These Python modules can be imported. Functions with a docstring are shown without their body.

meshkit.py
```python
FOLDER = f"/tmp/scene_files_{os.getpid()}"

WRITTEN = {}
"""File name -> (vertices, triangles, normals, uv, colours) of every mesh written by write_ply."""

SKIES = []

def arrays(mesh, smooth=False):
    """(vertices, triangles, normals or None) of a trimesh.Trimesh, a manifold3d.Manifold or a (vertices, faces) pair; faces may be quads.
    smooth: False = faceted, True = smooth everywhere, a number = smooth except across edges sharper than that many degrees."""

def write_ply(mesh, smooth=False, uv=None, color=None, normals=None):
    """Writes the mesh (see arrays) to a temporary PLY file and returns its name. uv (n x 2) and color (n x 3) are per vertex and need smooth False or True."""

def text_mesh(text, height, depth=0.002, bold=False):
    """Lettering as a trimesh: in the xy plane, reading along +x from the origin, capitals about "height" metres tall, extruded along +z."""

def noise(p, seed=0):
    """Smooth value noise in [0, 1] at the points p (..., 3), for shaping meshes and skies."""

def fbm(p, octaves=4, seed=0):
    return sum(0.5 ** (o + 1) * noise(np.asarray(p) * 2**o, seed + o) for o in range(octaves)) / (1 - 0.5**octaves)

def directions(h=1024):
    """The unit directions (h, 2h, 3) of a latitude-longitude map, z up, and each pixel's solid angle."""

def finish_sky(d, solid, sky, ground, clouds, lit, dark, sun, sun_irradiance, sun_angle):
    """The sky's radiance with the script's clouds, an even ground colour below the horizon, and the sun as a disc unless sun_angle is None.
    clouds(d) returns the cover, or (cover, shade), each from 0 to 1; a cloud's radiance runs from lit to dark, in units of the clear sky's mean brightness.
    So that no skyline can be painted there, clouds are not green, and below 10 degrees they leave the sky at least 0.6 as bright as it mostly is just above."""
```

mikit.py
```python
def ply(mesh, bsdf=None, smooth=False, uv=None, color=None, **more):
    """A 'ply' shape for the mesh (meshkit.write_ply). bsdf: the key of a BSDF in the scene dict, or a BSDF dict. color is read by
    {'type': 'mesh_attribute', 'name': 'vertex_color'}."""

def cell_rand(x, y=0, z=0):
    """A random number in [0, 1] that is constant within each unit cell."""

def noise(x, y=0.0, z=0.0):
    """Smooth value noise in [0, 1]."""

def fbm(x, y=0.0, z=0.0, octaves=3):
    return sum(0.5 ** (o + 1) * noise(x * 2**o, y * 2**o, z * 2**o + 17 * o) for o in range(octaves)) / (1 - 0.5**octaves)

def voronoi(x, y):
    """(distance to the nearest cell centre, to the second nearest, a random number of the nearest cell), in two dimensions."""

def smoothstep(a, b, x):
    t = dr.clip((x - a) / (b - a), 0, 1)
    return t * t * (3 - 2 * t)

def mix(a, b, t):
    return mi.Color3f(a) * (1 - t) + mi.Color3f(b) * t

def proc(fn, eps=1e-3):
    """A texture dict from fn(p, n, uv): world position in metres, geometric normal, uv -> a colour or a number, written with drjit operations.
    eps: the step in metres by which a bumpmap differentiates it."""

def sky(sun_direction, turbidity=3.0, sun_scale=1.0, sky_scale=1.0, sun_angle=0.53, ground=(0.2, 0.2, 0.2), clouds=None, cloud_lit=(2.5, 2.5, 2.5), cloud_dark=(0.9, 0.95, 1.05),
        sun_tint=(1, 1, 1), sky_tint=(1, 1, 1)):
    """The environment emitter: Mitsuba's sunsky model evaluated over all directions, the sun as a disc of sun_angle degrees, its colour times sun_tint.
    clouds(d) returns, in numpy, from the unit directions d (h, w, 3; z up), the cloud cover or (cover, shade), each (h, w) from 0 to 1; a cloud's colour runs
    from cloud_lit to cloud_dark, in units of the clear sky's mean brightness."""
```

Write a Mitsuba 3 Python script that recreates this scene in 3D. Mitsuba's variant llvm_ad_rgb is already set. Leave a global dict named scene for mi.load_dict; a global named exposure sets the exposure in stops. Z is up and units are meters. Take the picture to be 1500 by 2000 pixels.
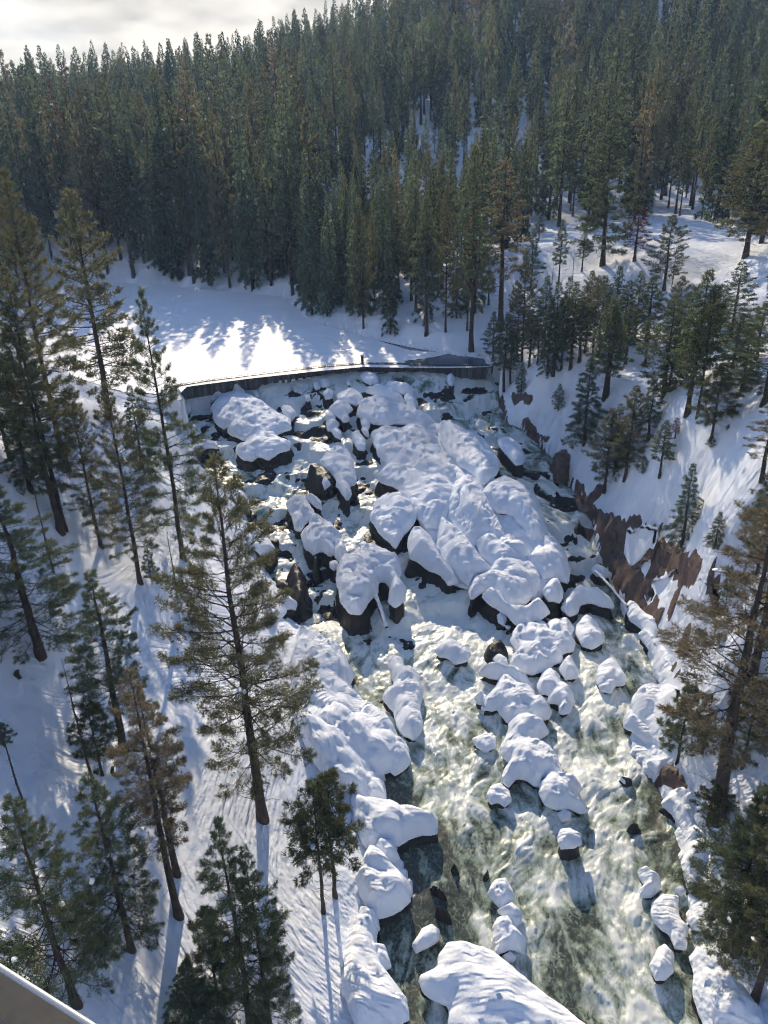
import math
import numpy as np
import trimesh
import shapely
import drjit as dr
import mitsuba as mi
import mikit
import meshkit
from scipy.interpolate import RBFInterpolator
from scipy.ndimage import map_coordinates, distance_transform_edt, gaussian_filter
from scipy.spatial import Delaunay, cKDTree

T = mi.ScalarTransform4f
scene, labels = {}, {}

# ------------------------------------------------------------------ camera, sky, exposure
CAM = np.array([0.0, 0.0, 50.0])
PITCH, ROLL, FOCAL = math.radians(25.5), math.radians(1.7), 1502.0      # focal length in pixels of a 1500 x 2000 picture
R0, U0 = np.array([1.0, 0, 0]), np.array([0, math.sin(PITCH), math.cos(PITCH)])
FWD = np.array([0, math.cos(PITCH), -math.sin(PITCH)])
RIGHT = math.cos(ROLL) * R0 - math.sin(ROLL) * U0
UP = math.cos(ROLL) * U0 + math.sin(ROLL) * R0
scene['camera'] = {'type': 'perspective', 'fov': 2 * math.degrees(math.atan(750 / FOCAL)), 'fov_axis': 'x', 'near_clip': 0.1, 'far_clip': 5000.0,
                   'to_world': T().look_at(origin=CAM.tolist(), target=(CAM + FWD * 10).tolist(), up=UP.tolist())}
SUN_AZ, SUN_EL = math.radians(-7.0), math.radians(31.0)
SUN = np.array([math.sin(SUN_AZ) * math.cos(SUN_EL), math.cos(SUN_AZ) * math.cos(SUN_EL), math.sin(SUN_EL)])


def cloud_cover(d):
    q = d / (np.abs(d[..., 2:3]) + 0.18)
    n = meshkit.fbm(q * np.array([0.9, 0.9, 0.9]) + 7.3, octaves=5, seed=3)
    m = meshkit.fbm(q * 4.6 * np.array([1, 1, 2.0]) + 1.7, octaves=4, seed=11)
    cover = np.clip((n - 0.30) * 3.2, 0, 1)
    low = np.clip((0.27 - d[..., 2]) / 0.13, 0, 1)                # a bank of thin cloud that thickens towards the horizon
    return np.clip(0.12 * cover + low * (0.9 + 0.1 * cover), 0, 1), np.clip((m - 0.38) * 2.6, 0, 1)


scene['sky'] = mikit.sky(SUN.tolist(), turbidity=3.0, clouds=cloud_cover, cloud_lit=(3.6, 3.5, 3.2), cloud_dark=(1.9, 1.88, 1.8), sun_tint=(0.92, 1.0, 1.12), sky_scale=.85, sky_tint=(.70, .93, 1.28), ground=(0.45, 0.45, 0.48))
exposure = 2.0


def ray(px, py):
    px, py = np.asarray(px, float), np.asarray(py, float)
    d = FWD + ((px - 750) / FOCAL)[..., None] * RIGHT - ((py - 1000) / FOCAL)[..., None] * UP
    return d / np.linalg.norm(d, axis=-1, keepdims=True)


def project(p):
    q = np.asarray(p, float) - CAM
    w = q @ FWD
    return 750 + FOCAL * (q @ RIGHT) / w, 1000 - FOCAL * (q @ UP) / w, w


def at_height(px, py, z):
    d = ray(px, py)
    return CAM + d * ((np.asarray(z, float) - CAM[2]) / d[..., 2])[..., None]


def at_distance(px, py, dist):
    d = ray(px, py)
    return CAM + d * (np.asarray(dist, float) / np.hypot(d[..., 0], d[..., 1]))[..., None]


def fbm2(x, y, seed=0, octaves=4):
    return meshkit.fbm(np.stack([x, y, np.full_like(x, 0.37 + seed * 1.7)], -1), octaves=octaves, seed=seed)


def smooth(a, b, x):
    t = np.clip((x - a) / (b - a), 0, 1)
    return t * t * (3 - 2 * t)


# ------------------------------------------------------------------ surveyed heights: (picture x, y, height in m)
LEVEL = np.array([(800, 2050, 0), (1300, 2050, 0), (1000, 1900, .3), (1250, 1850, .5), (800, 1800, .7), (1050, 1750, .9), (1280, 1700, 1.2), (850, 1650, 1.4), (1150, 1550, 1.8),
    (880, 1500, 2), (1250, 1480, 2.2), (850, 1370, 2.6), (880, 1330, 2.9), (900, 1290, 3.6), (1000, 1240, 3.9), (1200, 1380, 3), (1230, 1280, 3.6), (1200, 1200, 4.2), (700, 1250, 3.9),
    (820, 1180, 4.6), (640, 1200, 4.4), (620, 1120, 5.8), (560, 1100, 6.2), (580, 1000, 8.2), (700, 1000, 8.3), (720, 930, 9.8), (600, 900, 10.6), (480, 950, 9.5), (430, 860, 11.8),
    (400, 790, 14), (640, 850, 12.2), (700, 790, 14.2), (560, 780, 14.6), (400, 745, 15.8), (560, 745, 15.8), (720, 735, 15.8), (900, 735, 15.6), (860, 770, 14.8), (950, 770, 14),
    (930, 810, 12.6), (1000, 850, 11.5), (1060, 920, 10), (1120, 1010, 8), (1150, 1090, 6), (1120, 1150, 4.9), (1030, 930, 10.6), (900, 950, 10.5), (850, 1050, 7.6), (950, 1120, 6.0), (1000, 1040, 8.3)], float)
GROUND = np.array([(560, 1300, 5.2), (500, 1200, 8), (450, 1100, 9.5), (420, 1000, 11.5), (370, 900, 14), (320, 820, 16.5), (330, 760, 17.5), (250, 780, 18.5), (700, 1450, 4), (650, 1550, 4),
    (600, 1650, 4), (680, 1750, 2.6), (700, 1900, 1.8), (740, 1990, 1.2), (600, 1900, 3.2), (510, 1600, 6), (450, 1800, 6), (400, 1950, 6), (300, 1950, 8), (250, 1850, 9), (150, 1960, 10.5),
    (50, 1960, 12), (190, 1540, 11.5), (50, 1580, 14), (240, 1460, 11.5), (75, 1280, 17), (270, 1140, 14.5), (350, 1170, 12), (360, 1090, 13), (200, 1070, 17), (110, 1120, 18.5),
    (125, 1030, 20), (130, 908, 22.5), (0, 1150, 22), (0, 1000, 25), (280, 917, 17.5), (210, 815, 20), (60, 760, 22.5), (0, 800, 27), (400, 1350, 9), (380, 1500, 9), (0, 1700, 14),
    (100, 640, 18.2), (200, 620, 17.3), (450, 650, 17.0), (700, 690, 17.0), (130, 548, 18.6), (330, 555, 18.6), (550, 578, 18.6), (600, 625, 18.6), (700, 652, 18.8), (800, 675, 18.9), (930, 695, 18.8),
    (985, 735, 18.5), (1040, 740, 19.5), (970, 660, 19.5), (1000, 800, 15.5), (1060, 850, 13.5), (1100, 800, 18), (1140, 868, 15.5), (1180, 960, 13.2), (1220, 938, 15.5), (1300, 920, 19),
    (1450, 900, 24), (1180, 780, 20), (1362, 814, 23.5), (1258, 716, 21.5), (1250, 1000, 14.5), (1330, 1065, 16), (1400, 1069, 18), (1450, 1150, 17), (1200, 1000, 11.8), (1250, 1070, 11),
    (1320, 1130, 12), (1400, 1180, 13.5), (1200, 1080, 8), (1260, 1170, 7.2), (1300, 1250, 6.5), (1400, 1300, 8.5), (1300, 1350, 5), (1320, 1490, 4.2), (1400, 1600, 4), (1480, 1500, 7),
    (1420, 1850, 2.6), (1474, 1955, 2.6), (1360, 1700, 2.2), (1370, 1950, 1), (1500, 1750, 5), (978, 642, 20.5), (1000, 560, 25), (935, 528, 27), (1000, 500, 29.5), (1180, 510, 29),
    (1240, 510, 29.5), (1300, 450, 32.5), (1430, 460, 33), (1300, 570, 26), (1426, 666, 25.5), (1454, 504, 32), (1490, 770, 27), (940, 600, 22.5)], float)
HILL = np.array([(100, 480, 250), (300, 480, 240), (500, 480, 235), (700, 500, 205), (850, 520, 190), (100, 380, 320), (300, 380, 310), (500, 380, 300), (700, 400, 260), (880, 400, 245),
    (1050, 420, 225), (1300, 400, 230), (1480, 400, 225), (880, 280, 320), (1000, 280, 320), (740, 280, 325), (100, 275, 420), (300, 270, 410), (500, 262, 390), (1200, 280, 330), (1450, 280, 320),
    (50, 228, 480), (300, 220, 480), (580, 155, 520), (750, 85, 560), (1000, 100, 470), (1400, 100, 450), (1000, -100, 650), (1450, -100, 640)], float)
AROUND = np.array([(-250, 700, 55), (-100, 800, 62), (0, 900, 100), (300, 900, 190), (-450, 600, 70), (-60, 0, 20), (60, 0, 14), (0, -60, -3), (-120, 60, 42), (120, 60, 36), (-250, 0, 70), (250, 0, 70),
    (0, -250, 5), (-300, 250, 60), (300, 250, 80), (-700, 900, 110), (700, 900, 200), (500, 500, 130), (-900, 0, 120), (900, 0, 140), (0, 1600, 120), (-900, 1600, 110), (900, 1600, 160)], float)
P_LEVEL = at_height(LEVEL[:, 0], LEVEL[:, 1], LEVEL[:, 2])
P_GROUND = np.vstack([at_height(GROUND[:, 0], GROUND[:, 1], GROUND[:, 2]), at_distance(HILL[:, 0], HILL[:, 1], HILL[:, 2]), AROUND])


class Sheet:
    """A height on an even grid, read smoothly in between."""

    def __init__(self, x0, x1, y0, y1, step, f):
        self.x0, self.y0, self.step = x0, y0, step
        self.xs, self.ys = np.arange(x0, x1 + step / 2, step), np.arange(y0, y1 + step / 2, step)
        X, Y = np.meshgrid(self.xs, self.ys, indexing='ij')
        self.z = f(X, Y)

    def __call__(self, x, y, order=1):
        x, y = np.asarray(x, float), np.asarray(y, float)
        return map_coordinates(self.z, [(x - self.x0) / self.step, (y - self.y0) / self.step], order=order, mode='nearest')


def rbf(points, smoothing, kernel='thin_plate_spline', neighbors=None):
    f = RBFInterpolator(points[:, :2], points[:, 2], smoothing=smoothing, kernel=kernel, neighbors=neighbors)
    return lambda X, Y: f(np.stack([X.ravel(), Y.ravel()], -1)).reshape(X.shape)


NX0, NX1, NY0, NY1 = -70.0, 90.0, 8.0, 150.0
level = Sheet(NX0, NX1, NY0, NY1, 2.0, rbf(P_LEVEL, 3.0))
level.z = np.clip(level.z, -0.3, 16.0)
RAW_FAR = Sheet(-1000, 1000, -300, 1700, 10.0, rbf(P_GROUND, 2.0))
RAW_NEAR = Sheet(-110, 130, -10, 260, 2.0, rbf(P_GROUND, 2.0))


def raw(x, y):
    x, y = np.asarray(x, float), np.asarray(y, float)
    edge = np.minimum(np.minimum(x + 108, 128 - x), np.minimum(y + 8, 258 - y))
    return np.where(edge > 0, RAW_NEAR(x, y), RAW_FAR(x, y))


def hit(px, py, field, lift=0.0, far=900.0):
    """Where the ray of each pixel first meets the surface field(x, y) + lift."""
    px, py = np.atleast_1d(np.asarray(px, float)), np.atleast_1d(np.asarray(py, float))
    d = ray(px, py)
    t = np.geomspace(12, far, 1400)
    P = CAM + d[:, None] * t[None, :, None]
    below = P[..., 2] < field(P[..., 0], P[..., 1]) + lift
    k = np.maximum(np.argmax(below, axis=1), 1)
    k[~below.any(axis=1)] = len(t) - 1
    a, b = t[k - 1], t[k]
    for _ in range(14):
        m = (a + b) / 2
        p = CAM + d * m[:, None]
        inside = p[:, 2] < field(p[:, 0], p[:, 1]) + lift
        a, b = np.where(inside, a, m), np.where(inside, m, b)
    return CAM + d * b[:, None]


# ------------------------------------------------------------------ outlines seen in the survey: origin x, y and scale of each sheet
FRAMES = {'P': (0, 0, 1.0), 'A': (300, 640, 2.5), 'B': (700, 640, 2.5), 'C': (700, 1150, 2.5), 'D': (700, 1550, 1.875), 'E': (1100, 900, 10 / 3), 'F': (1200, 1250, 8 / 3), 'G': (900, 380, 2.5), 'L': (330, 1550, 3.0)}


def pixels(frame, flat):
    x0, y0, s = FRAMES[frame]
    q = np.array(flat.replace(',', ' ').split(), float).reshape(-1, 2)
    return q / s + [x0, y0]


RIVER_PX = pixels('P', '350,752 328,775 365,830 380,880 398,930 455,960 488,1020 505,1090 535,1130 560,1180 590,1225 640,1250 675,1320 695,1370 750,1420 785,1480 740,1530 745,1565 790,1590 850,1618 765,1650 785,1690 805,1740 790,1775 740,1800 725,1840 740,1900 780,1960 790,2000 800,2080 1390,2080 1378,2000 1362,1900 1362,1850 1345,1790 1336,1700 1312,1600 1290,1540 1235,1475 1235,1400 1290,1340 1270,1290 1250,1240 1222,1190 1200,1130 1172,1080 1160,1000 1110,930 1080,890 1050,850 992,822 982,790 968,752 946,712')
q = hit(RIVER_PX[:, 0], RIVER_PX[:, 1], level)
RIVER = shapely.Polygon(q[:, :2]).buffer(0)
CREST_PX = pixels('P', '340,753 400,743 480,733 560,723 640,714 708,709 780,709 860,712 950,712')
CREST = shapely.LineString(at_height(CREST_PX[:, 0], CREST_PX[:, 1], np.full(len(CREST_PX), 17.7))[:, :2])
RIVER = shapely.union_all([RIVER, CREST.buffer(3.2)])
RS = 0.25
RX, RY = np.meshgrid(np.arange(NX0, NX1, RS), np.arange(NY0, NY1, RS), indexing='ij')


def signed(polygon):
    inside = shapely.contains_xy(polygon, RX.ravel(), RY.ravel()).reshape(RX.shape)
    return (distance_transform_edt(inside) - distance_transform_edt(~inside)) * RS


def raster(z):
    s = Sheet.__new__(Sheet)
    s.x0, s.y0, s.step, s.z = NX0, NY0, RS, z
    return s


river_sd = raster(signed(RIVER) + 1.1 * (fbm2(RX * .35, RY * .35, 5) - .5) + .5 * (fbm2(RX * 1.3, RY * 1.3, 6) - .5))
POND_Z = 17.6
POND_PX = pixels('P', '60,545 130,551 220,553 330,558 450,571 550,580 580,602 600,628 700,655 800,678 946,703 946,712 880,714 800,713 708,712 600,722 480,735 350,752 328,772 250,770 150,740 40,700')
q = at_height(POND_PX[:, 0], POND_PX[:, 1], np.full(len(POND_PX), POND_Z))
POND = shapely.Polygon(q[:, :2]).buffer(0)
pond_edge = shapely.boundary(POND)


def pond_sd(x, y):
    x, y = np.asarray(x, float), np.asarray(y, float)
    out = np.full(x.shape, -99.0)
    near = (x > -130) & (x < 60) & (y > 90) & (y < 240)
    p = shapely.points(x[near], y[near])
    out[near] = np.where(shapely.contains_xy(POND, x[near], y[near]), 1, -1) * shapely.distance(p, pond_edge)
    return out


def terrace(x, y, z):
    warp = 2.4 * (fbm2(x * .13, y * .13, 21, 3) - .5) + .7 * (fbm2(x * .6, y * .6, 22, 2) - .5)
    t = (z + warp) / 1.7
    f = t - np.floor(t)
    amount = .85 * smooth(3.4, 4.6, z) * (1 - smooth(14.6, 15.5, z))
    return z + amount * (1.7 * (np.floor(t) + smooth(.6, .96, f)) - warp - z - .3)


WATER = raster(terrace(RX, RY, level(RX, RY, 3)))


def near_river(x, y):
    return (x > NX0 + 1) & (x < NX1 - 1) & (y > NY0 + 1) & (y < NY1 - 1)


def relief(x, y):
    """Drifts and hollows of the snow."""
    dist = np.hypot(x, y)
    a = 1.1 * (fbm2(x * .09, y * .09, 1) - .5) + .35 * (fbm2(x * .4, y * .4, 2) - .5) + .12 * (fbm2(x * 1.4, y * 1.4, 3, 3) - .5)
    return a * np.clip(dist / 60, .5, 1) + smooth(160, 300, dist) * 5 * (fbm2(x * .02, y * .02, 4) - .5)


def ground(x, y):
    x, y = np.asarray(x, float), np.asarray(y, float)
    z = raw(x, y) + relief(x, y)
    sd = np.where(near_river(x, y), river_sd(x, y), -99)
    lv = WATER(x, y)
    ramp = 4.0 + 4.0 * smooth(6, 14, x) * smooth(60, 75, y)
    t = np.clip(-sd / ramp, 0, 1)
    bank = lv + .45 + (np.maximum(z, lv + .7) - lv - .45) * (1 - (1 - t) ** (2.2 - .6 * (ramp > 6)))
    bed = lv - .25 - .8 * smooth(0, 1.6, sd)
    z = np.where(sd > 0, bed, np.where(sd > -ramp, bank, z))
    ps = pond_sd(x, y)
    shore = POND_Z + .25 + (np.maximum(z, POND_Z + .4) - POND_Z - .25) * smooth(0, 5, -ps)
    dam = (sd < -.5) | (y > 108)
    z = np.where((ps > 0), np.where(dam, POND_Z - 1.3, z), np.where((ps > -5) & (sd < 0), shore, z))
    return z
# ------------------------------------------------------------------ materials
def diffuse_spec(color, rough, spec=.5, **more):
    return {'type': 'principled', 'base_color': color if isinstance(color, dict) else {'type': 'rgb', 'value': list(color)}, 'roughness': rough, 'specular': spec, **more}


VCOL = {'type': 'mesh_attribute', 'name': 'vertex_color'}


def snow_height(p, n, uv):
    x, y, z = p.x, p.y, p.z
    a = .6 + 2.4 * (mikit.noise(x * .06, y * .06, 7.0) - .5)
    c, s = dr.cos(a), dr.sin(a)
    u, v = x * c + y * s + .5 * mikit.noise(x * .7, y * .7, z * .7), y * c - x * s
    flute = mikit.noise(u * 2.7, v * .55, z * .3)
    flute2 = mikit.noise(u * 6.2 + 3.0, v * 1.5, z * .8)
    grain = mikit.fbm(x * 5.0, y * 5.0, z * 5.0, 2)
    debris = mikit.smoothstep(.48, .72, mikit.noise(x * .11 + 3.1, y * .11, 0.5))
    lumps = mikit.fbm(x * 2.6, y * 2.6, z * 2.6, 2)
    return .15 * flute + .10 * flute2 + .035 * grain + .22 * debris * lumps


def snow_tint(p, n, uv):
    m = mikit.noise(p.x * .7, p.y * .7, p.z * .7)
    return mikit.mix((.76, .81, .88), (.84, .87, .92), m)


scene['snow_material'] = {'type': 'bumpmap', 'arbitrary': mikit.proc(snow_height, eps=.03), 'scale': 1.0, 'bsdf': diffuse_spec(mikit.proc(snow_tint), .65, .12)}


def rock_tint(p, n, uv):
    a = mikit.fbm(p.x * 1.3, p.y * 1.3, p.z * 1.3, 3)
    b = mikit.noise(p.x * 6, p.y * 6, p.z * 9)
    c = mikit.mix((.007, .008, .009), (.036, .034, .032), a * .7 + b * .3)
    rust = mikit.smoothstep(.55, .8, mikit.noise(p.x * .35, p.y * .35, p.z * .6 + 9))
    return c * (1 - .5 * rust) + mi.Color3f(.035, .025, .02) * .5 * rust


def rock_height(p, n, uv):
    return .10 * mikit.fbm(p.x * 3.1, p.y * 3.1, p.z * 3.1, 3) + .03 * mikit.noise(p.x * 14, p.y * 14, p.z * 14)


scene['rock_material'] = {'type': 'bumpmap', 'arbitrary': mikit.proc(rock_height, eps=.02), 'scale': 1.0, 'bsdf': diffuse_spec(mikit.proc(rock_tint), .40, .22)}


def cliff_tint(p, n, uv):
    a = mikit.fbm(p.x * 1.1, p.y * 1.1, p.z * 1.6, 3)
    b = mikit.noise(p.x * 5, p.y * 5, p.z * 7)
    return mikit.mix((.042, .030, .025), (.19, .125, .098), a * .75 + b * .25)


scene['cliff_material'] = {'type': 'bumpmap', 'arbitrary': mikit.proc(rock_height, eps=.02), 'scale': 1.6, 'bsdf': diffuse_spec(mikit.proc(cliff_tint), .6, .3)}


def water_tint(p, n, uv):
    """uv carries how much air the water holds and how deep it runs, both set where the flow is worked out below."""
    wx_, wy_ = p.x + .7 * mikit.noise(p.x * 1.7, p.y * 1.7, p.z), p.y + .7 * mikit.noise(p.x * 1.7 + 9, p.y * 1.7, p.z)
    f1 = mikit.noise(wx_ * 4.6, wy_ * 3.0, p.z * 2)
    f2 = mikit.noise(wx_ * 11.0, wy_ * 7.5, p.z * 3)
    thread = 1 - dr.abs(2 * f1 - 1)
    m = uv.x + .17 * (thread - .5) + .34 * (f2 - .5)
    dark = mikit.mix((.046, .058, .049), (.085, .084, .062), uv.y)
    c = mikit.mix(dark, (.22, .27, .205), mikit.smoothstep(.0, .32, m))
    c = mikit.mix(c, (.365, .42, .375), mikit.smoothstep(.22, .55, m))
    return c * (1 - mikit.smoothstep(.45, .95, m)) + mi.Color3f(.715, .75, .72) * mikit.smoothstep(.45, .95, m)


scene['water_material'] = diffuse_spec(mikit.proc(water_tint), .36, .28)


def ice_tint(p, n, uv):
    m = mikit.fbm(p.x * .12, p.y * .2, 1.0, 3)
    return mikit.mix((.80, .81, .83), (.88, .88, .89), m)


scene['ice_material'] = diffuse_spec(mikit.proc(ice_tint), .6, .15)


def calm_height(p, n, uv):
    return .012 * mikit.fbm(p.x * 1.2, p.y * 2.0, 2.0, 2)


scene['calm_water_material'] = {'type': 'bumpmap', 'arbitrary': mikit.proc(calm_height, eps=.03), 'scale': 1.0, 'bsdf': diffuse_spec((.07, .09, .12), .22, .4)}


# ------------------------------------------------------------------ the ground, one sheet out to the horizon
def spread(parts):
    out = [parts[0][0]]
    for a, b, s0, g in parts:
        s = s0
        while out[-1] < b:
            out.append(out[-1] + s)
            s *= g
    return np.array(out)


def grown(x0, x1, s, far0, far1, g):
    mid = np.arange(x0, x1 + s / 2, s)
    def run(start, stop, sign):
        o, st = [], s
        while sign * (start - stop) < 0:
            st = min(st * g, 25)
            start += sign * st
            o.append(start)
        return o
    return np.concatenate([run(mid[0], far0, -1)[::-1], mid, run(mid[-1], far1, 1)])


def sheet_mesh(xs, ys, f):
    X, Y = np.meshgrid(xs, ys, indexing='ij')
    Z = f(X, Y)
    nx, ny = X.shape
    i = np.arange(nx * ny).reshape(nx, ny)
    quads = np.stack([i[:-1, :-1], i[1:, :-1], i[1:, 1:], i[:-1, 1:]], -1).reshape(-1, 4)
    return np.stack([X, Y, Z], -1).reshape(-1, 3), quads


def keep_faces(v, f, keep):
    f = f[keep]
    used = np.unique(f)
    new = np.full(len(v), -1)
    new[used] = np.arange(len(used))
    return v[used], new[f], used


gx = grown(-46, 56, .3, -1000, 1000, 1.055)
gy = np.concatenate([grown(20, 78, .26, -150, 78, 1.06), grown(78, 128, .36, 78, 1650, 1.045)[1:]])
gy = np.unique(np.round(gy, 4))
gy = gy[np.concatenate([[True], np.diff(gy) > .12])]
v, f = sheet_mesh(gx, gy, ground)
LOWEST, HIGHEST = float(v[:, 2].min()), float(v[:, 2].max())
scene['snow_ground'] = mikit.ply((v, f), 'snow_material', smooth=True)
labels['snow_ground'] = {'label': 'deep snow covering both banks and the wooded hillside', 'kind': 'structure'}

# ------------------------------------------------------------------ the rapids: flow lines, foam and chop on a fine sheet
WS = .145
wx, wy = np.arange(-42, 50, WS), np.arange(20, 128, WS)
WXX, WYY = np.meshgrid(wx, wy, indexing='ij')
lv = WATER(WXX, WYY)
sd = river_sd(WXX, WYY)
soft = gaussian_filter(level(WXX, WYY, 3), 6)
g0, g1 = np.gradient(gaussian_filter(lv, 5), WS)
vx, vy = -g0 - .02, -g1 - .10
ang = 2.6 * (fbm2(WXX * .22, WYY * .22, 31, 3) - .5) + 2.6 * (fbm2(WXX * .9, WYY * .9, 32, 2) - .5)
vx, vy = vx * np.cos(ang) - vy * np.sin(ang), vx * np.sin(ang) + vy * np.cos(ang)
n_ = np.hypot(vx, vy) + 1e-6
vx, vy = vx / n_, vy / n_
rng = np.random.default_rng(5)
seedn = .5 * rng.random(WXX.shape) + .5 * gaussian_filter(rng.random(WXX.shape), 1.6) * 2.2
I, J = np.meshgrid(np.arange(len(wx)), np.arange(len(wy)), indexing='ij')


def lic(img, steps, h=1.0):
    acc, a, b, c, d = img.copy(), I.astype(float), J.astype(float), I.astype(float), J.astype(float)
    for _ in range(steps):
        ia, ib = np.clip(a.round().astype(int), 0, len(wx) - 1), np.clip(b.round().astype(int), 0, len(wy) - 1)
        ic, id_ = np.clip(c.round().astype(int), 0, len(wx) - 1), np.clip(d.round().astype(int), 0, len(wy) - 1)
        a, b = a + h * vx[ia, ib], b + h * vy[ia, ib]
        c, d = c - h * vx[ic, id_], d - h * vy[ic, id_]
        acc += map_coordinates(img, [a, b], order=1, mode='reflect') + map_coordinates(img, [c, d], order=1, mode='reflect')
    return acc / (2 * steps + 1)


streak = lic(seedn, 7)
streak = (streak - streak.mean()) / streak.std()
coarse = lic(gaussian_filter(rng.random(WXX.shape), 3.2), 12)
coarse = (coarse - coarse.mean()) / coarse.std()
slope = gaussian_filter(np.hypot(g0, g1), 3)
below = gaussian_filter(np.roll(slope, -12, axis=1), 6)              # foam carried on downstream of each drop
zone = fbm2(WXX * .085, WYY * .085, 33, 3) - .5
fine = fbm2(WXX * 1.5, WYY * 1.5, 34, 3) - .5
foam = .72 - .26 * smooth(6.5, 10, soft) + .65 * np.clip(slope, 0, .6) + .40 * np.clip(below, 0, .5) + 1.1 * zone + .14 * streak + .12 * coarse + .75 * fine
foam -= .45 * np.exp(-np.clip(sd, 0, 9) / 1.6)
foam -= .20 * smooth(66, 44, WYY)
calm = [pixels('P', '760,1640 900,1640 960,1700 950,1800 860,1860 740,1840 800,1740'), pixels('P', '1200,1520 1300,1540 1340,1700 1280,1760 1200,1700 1180,1600'), pixels('P', '900,1400 960,1420 1000,1560 930,1560'),
    pixels('P', '740,1490 800,1500 805,1585 745,1565'), pixels('P', '1060,1790 1130,1770 1165,1900 1080,1960'), pixels('P', '1235,1700 1340,1720 1375,1900 1330,1970 1230,1810'), pixels('P', '880,1590 1000,1590 1000,1650 900,1640')]
slow = np.zeros(WXX.shape)
for poly in calm:                                             # deeper, slower reaches that carry little foam
    q = hit(poly[:, 0], poly[:, 1], level)
    slow = np.maximum(slow, shapely.contains_xy(shapely.Polygon(q[:, :2]).buffer(0), WXX.ravel(), WYY.ravel()).reshape(WXX.shape))
foam -= .34 * gaussian_filter(slow, 9)
fall_line = shapely.distance(shapely.points(WXX.ravel(), WYY.ravel()), CREST).reshape(WXX.shape)
boil = np.exp(-(np.clip(fall_line - .6, 0, 99) / 1.3) ** 2)                # the water boils up where the weir's sheet lands
foam += .8 * boil
mask = np.clip(smooth(.0, 1.0, foam), 0, 1)
shallow = np.clip(smooth(3.0, .5, sd) * (.5 + 1.6 * zone), 0, 1)
chop = .08 * coarse + .035 * streak + .62 * (fbm2(WXX * .5, WYY * .5, 35, 4) - .5) + .22 * (fbm2(WXX * 1.9, WYY * 1.9, 36, 3) - .5)
wz = lv + .45 * boil * (.6 + .8 * fbm2(WXX * .9, WYY * .9, 37, 2)) + chop * (.45 + .8 * np.clip(mask + .6 * slope, 0, 1))
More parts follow.
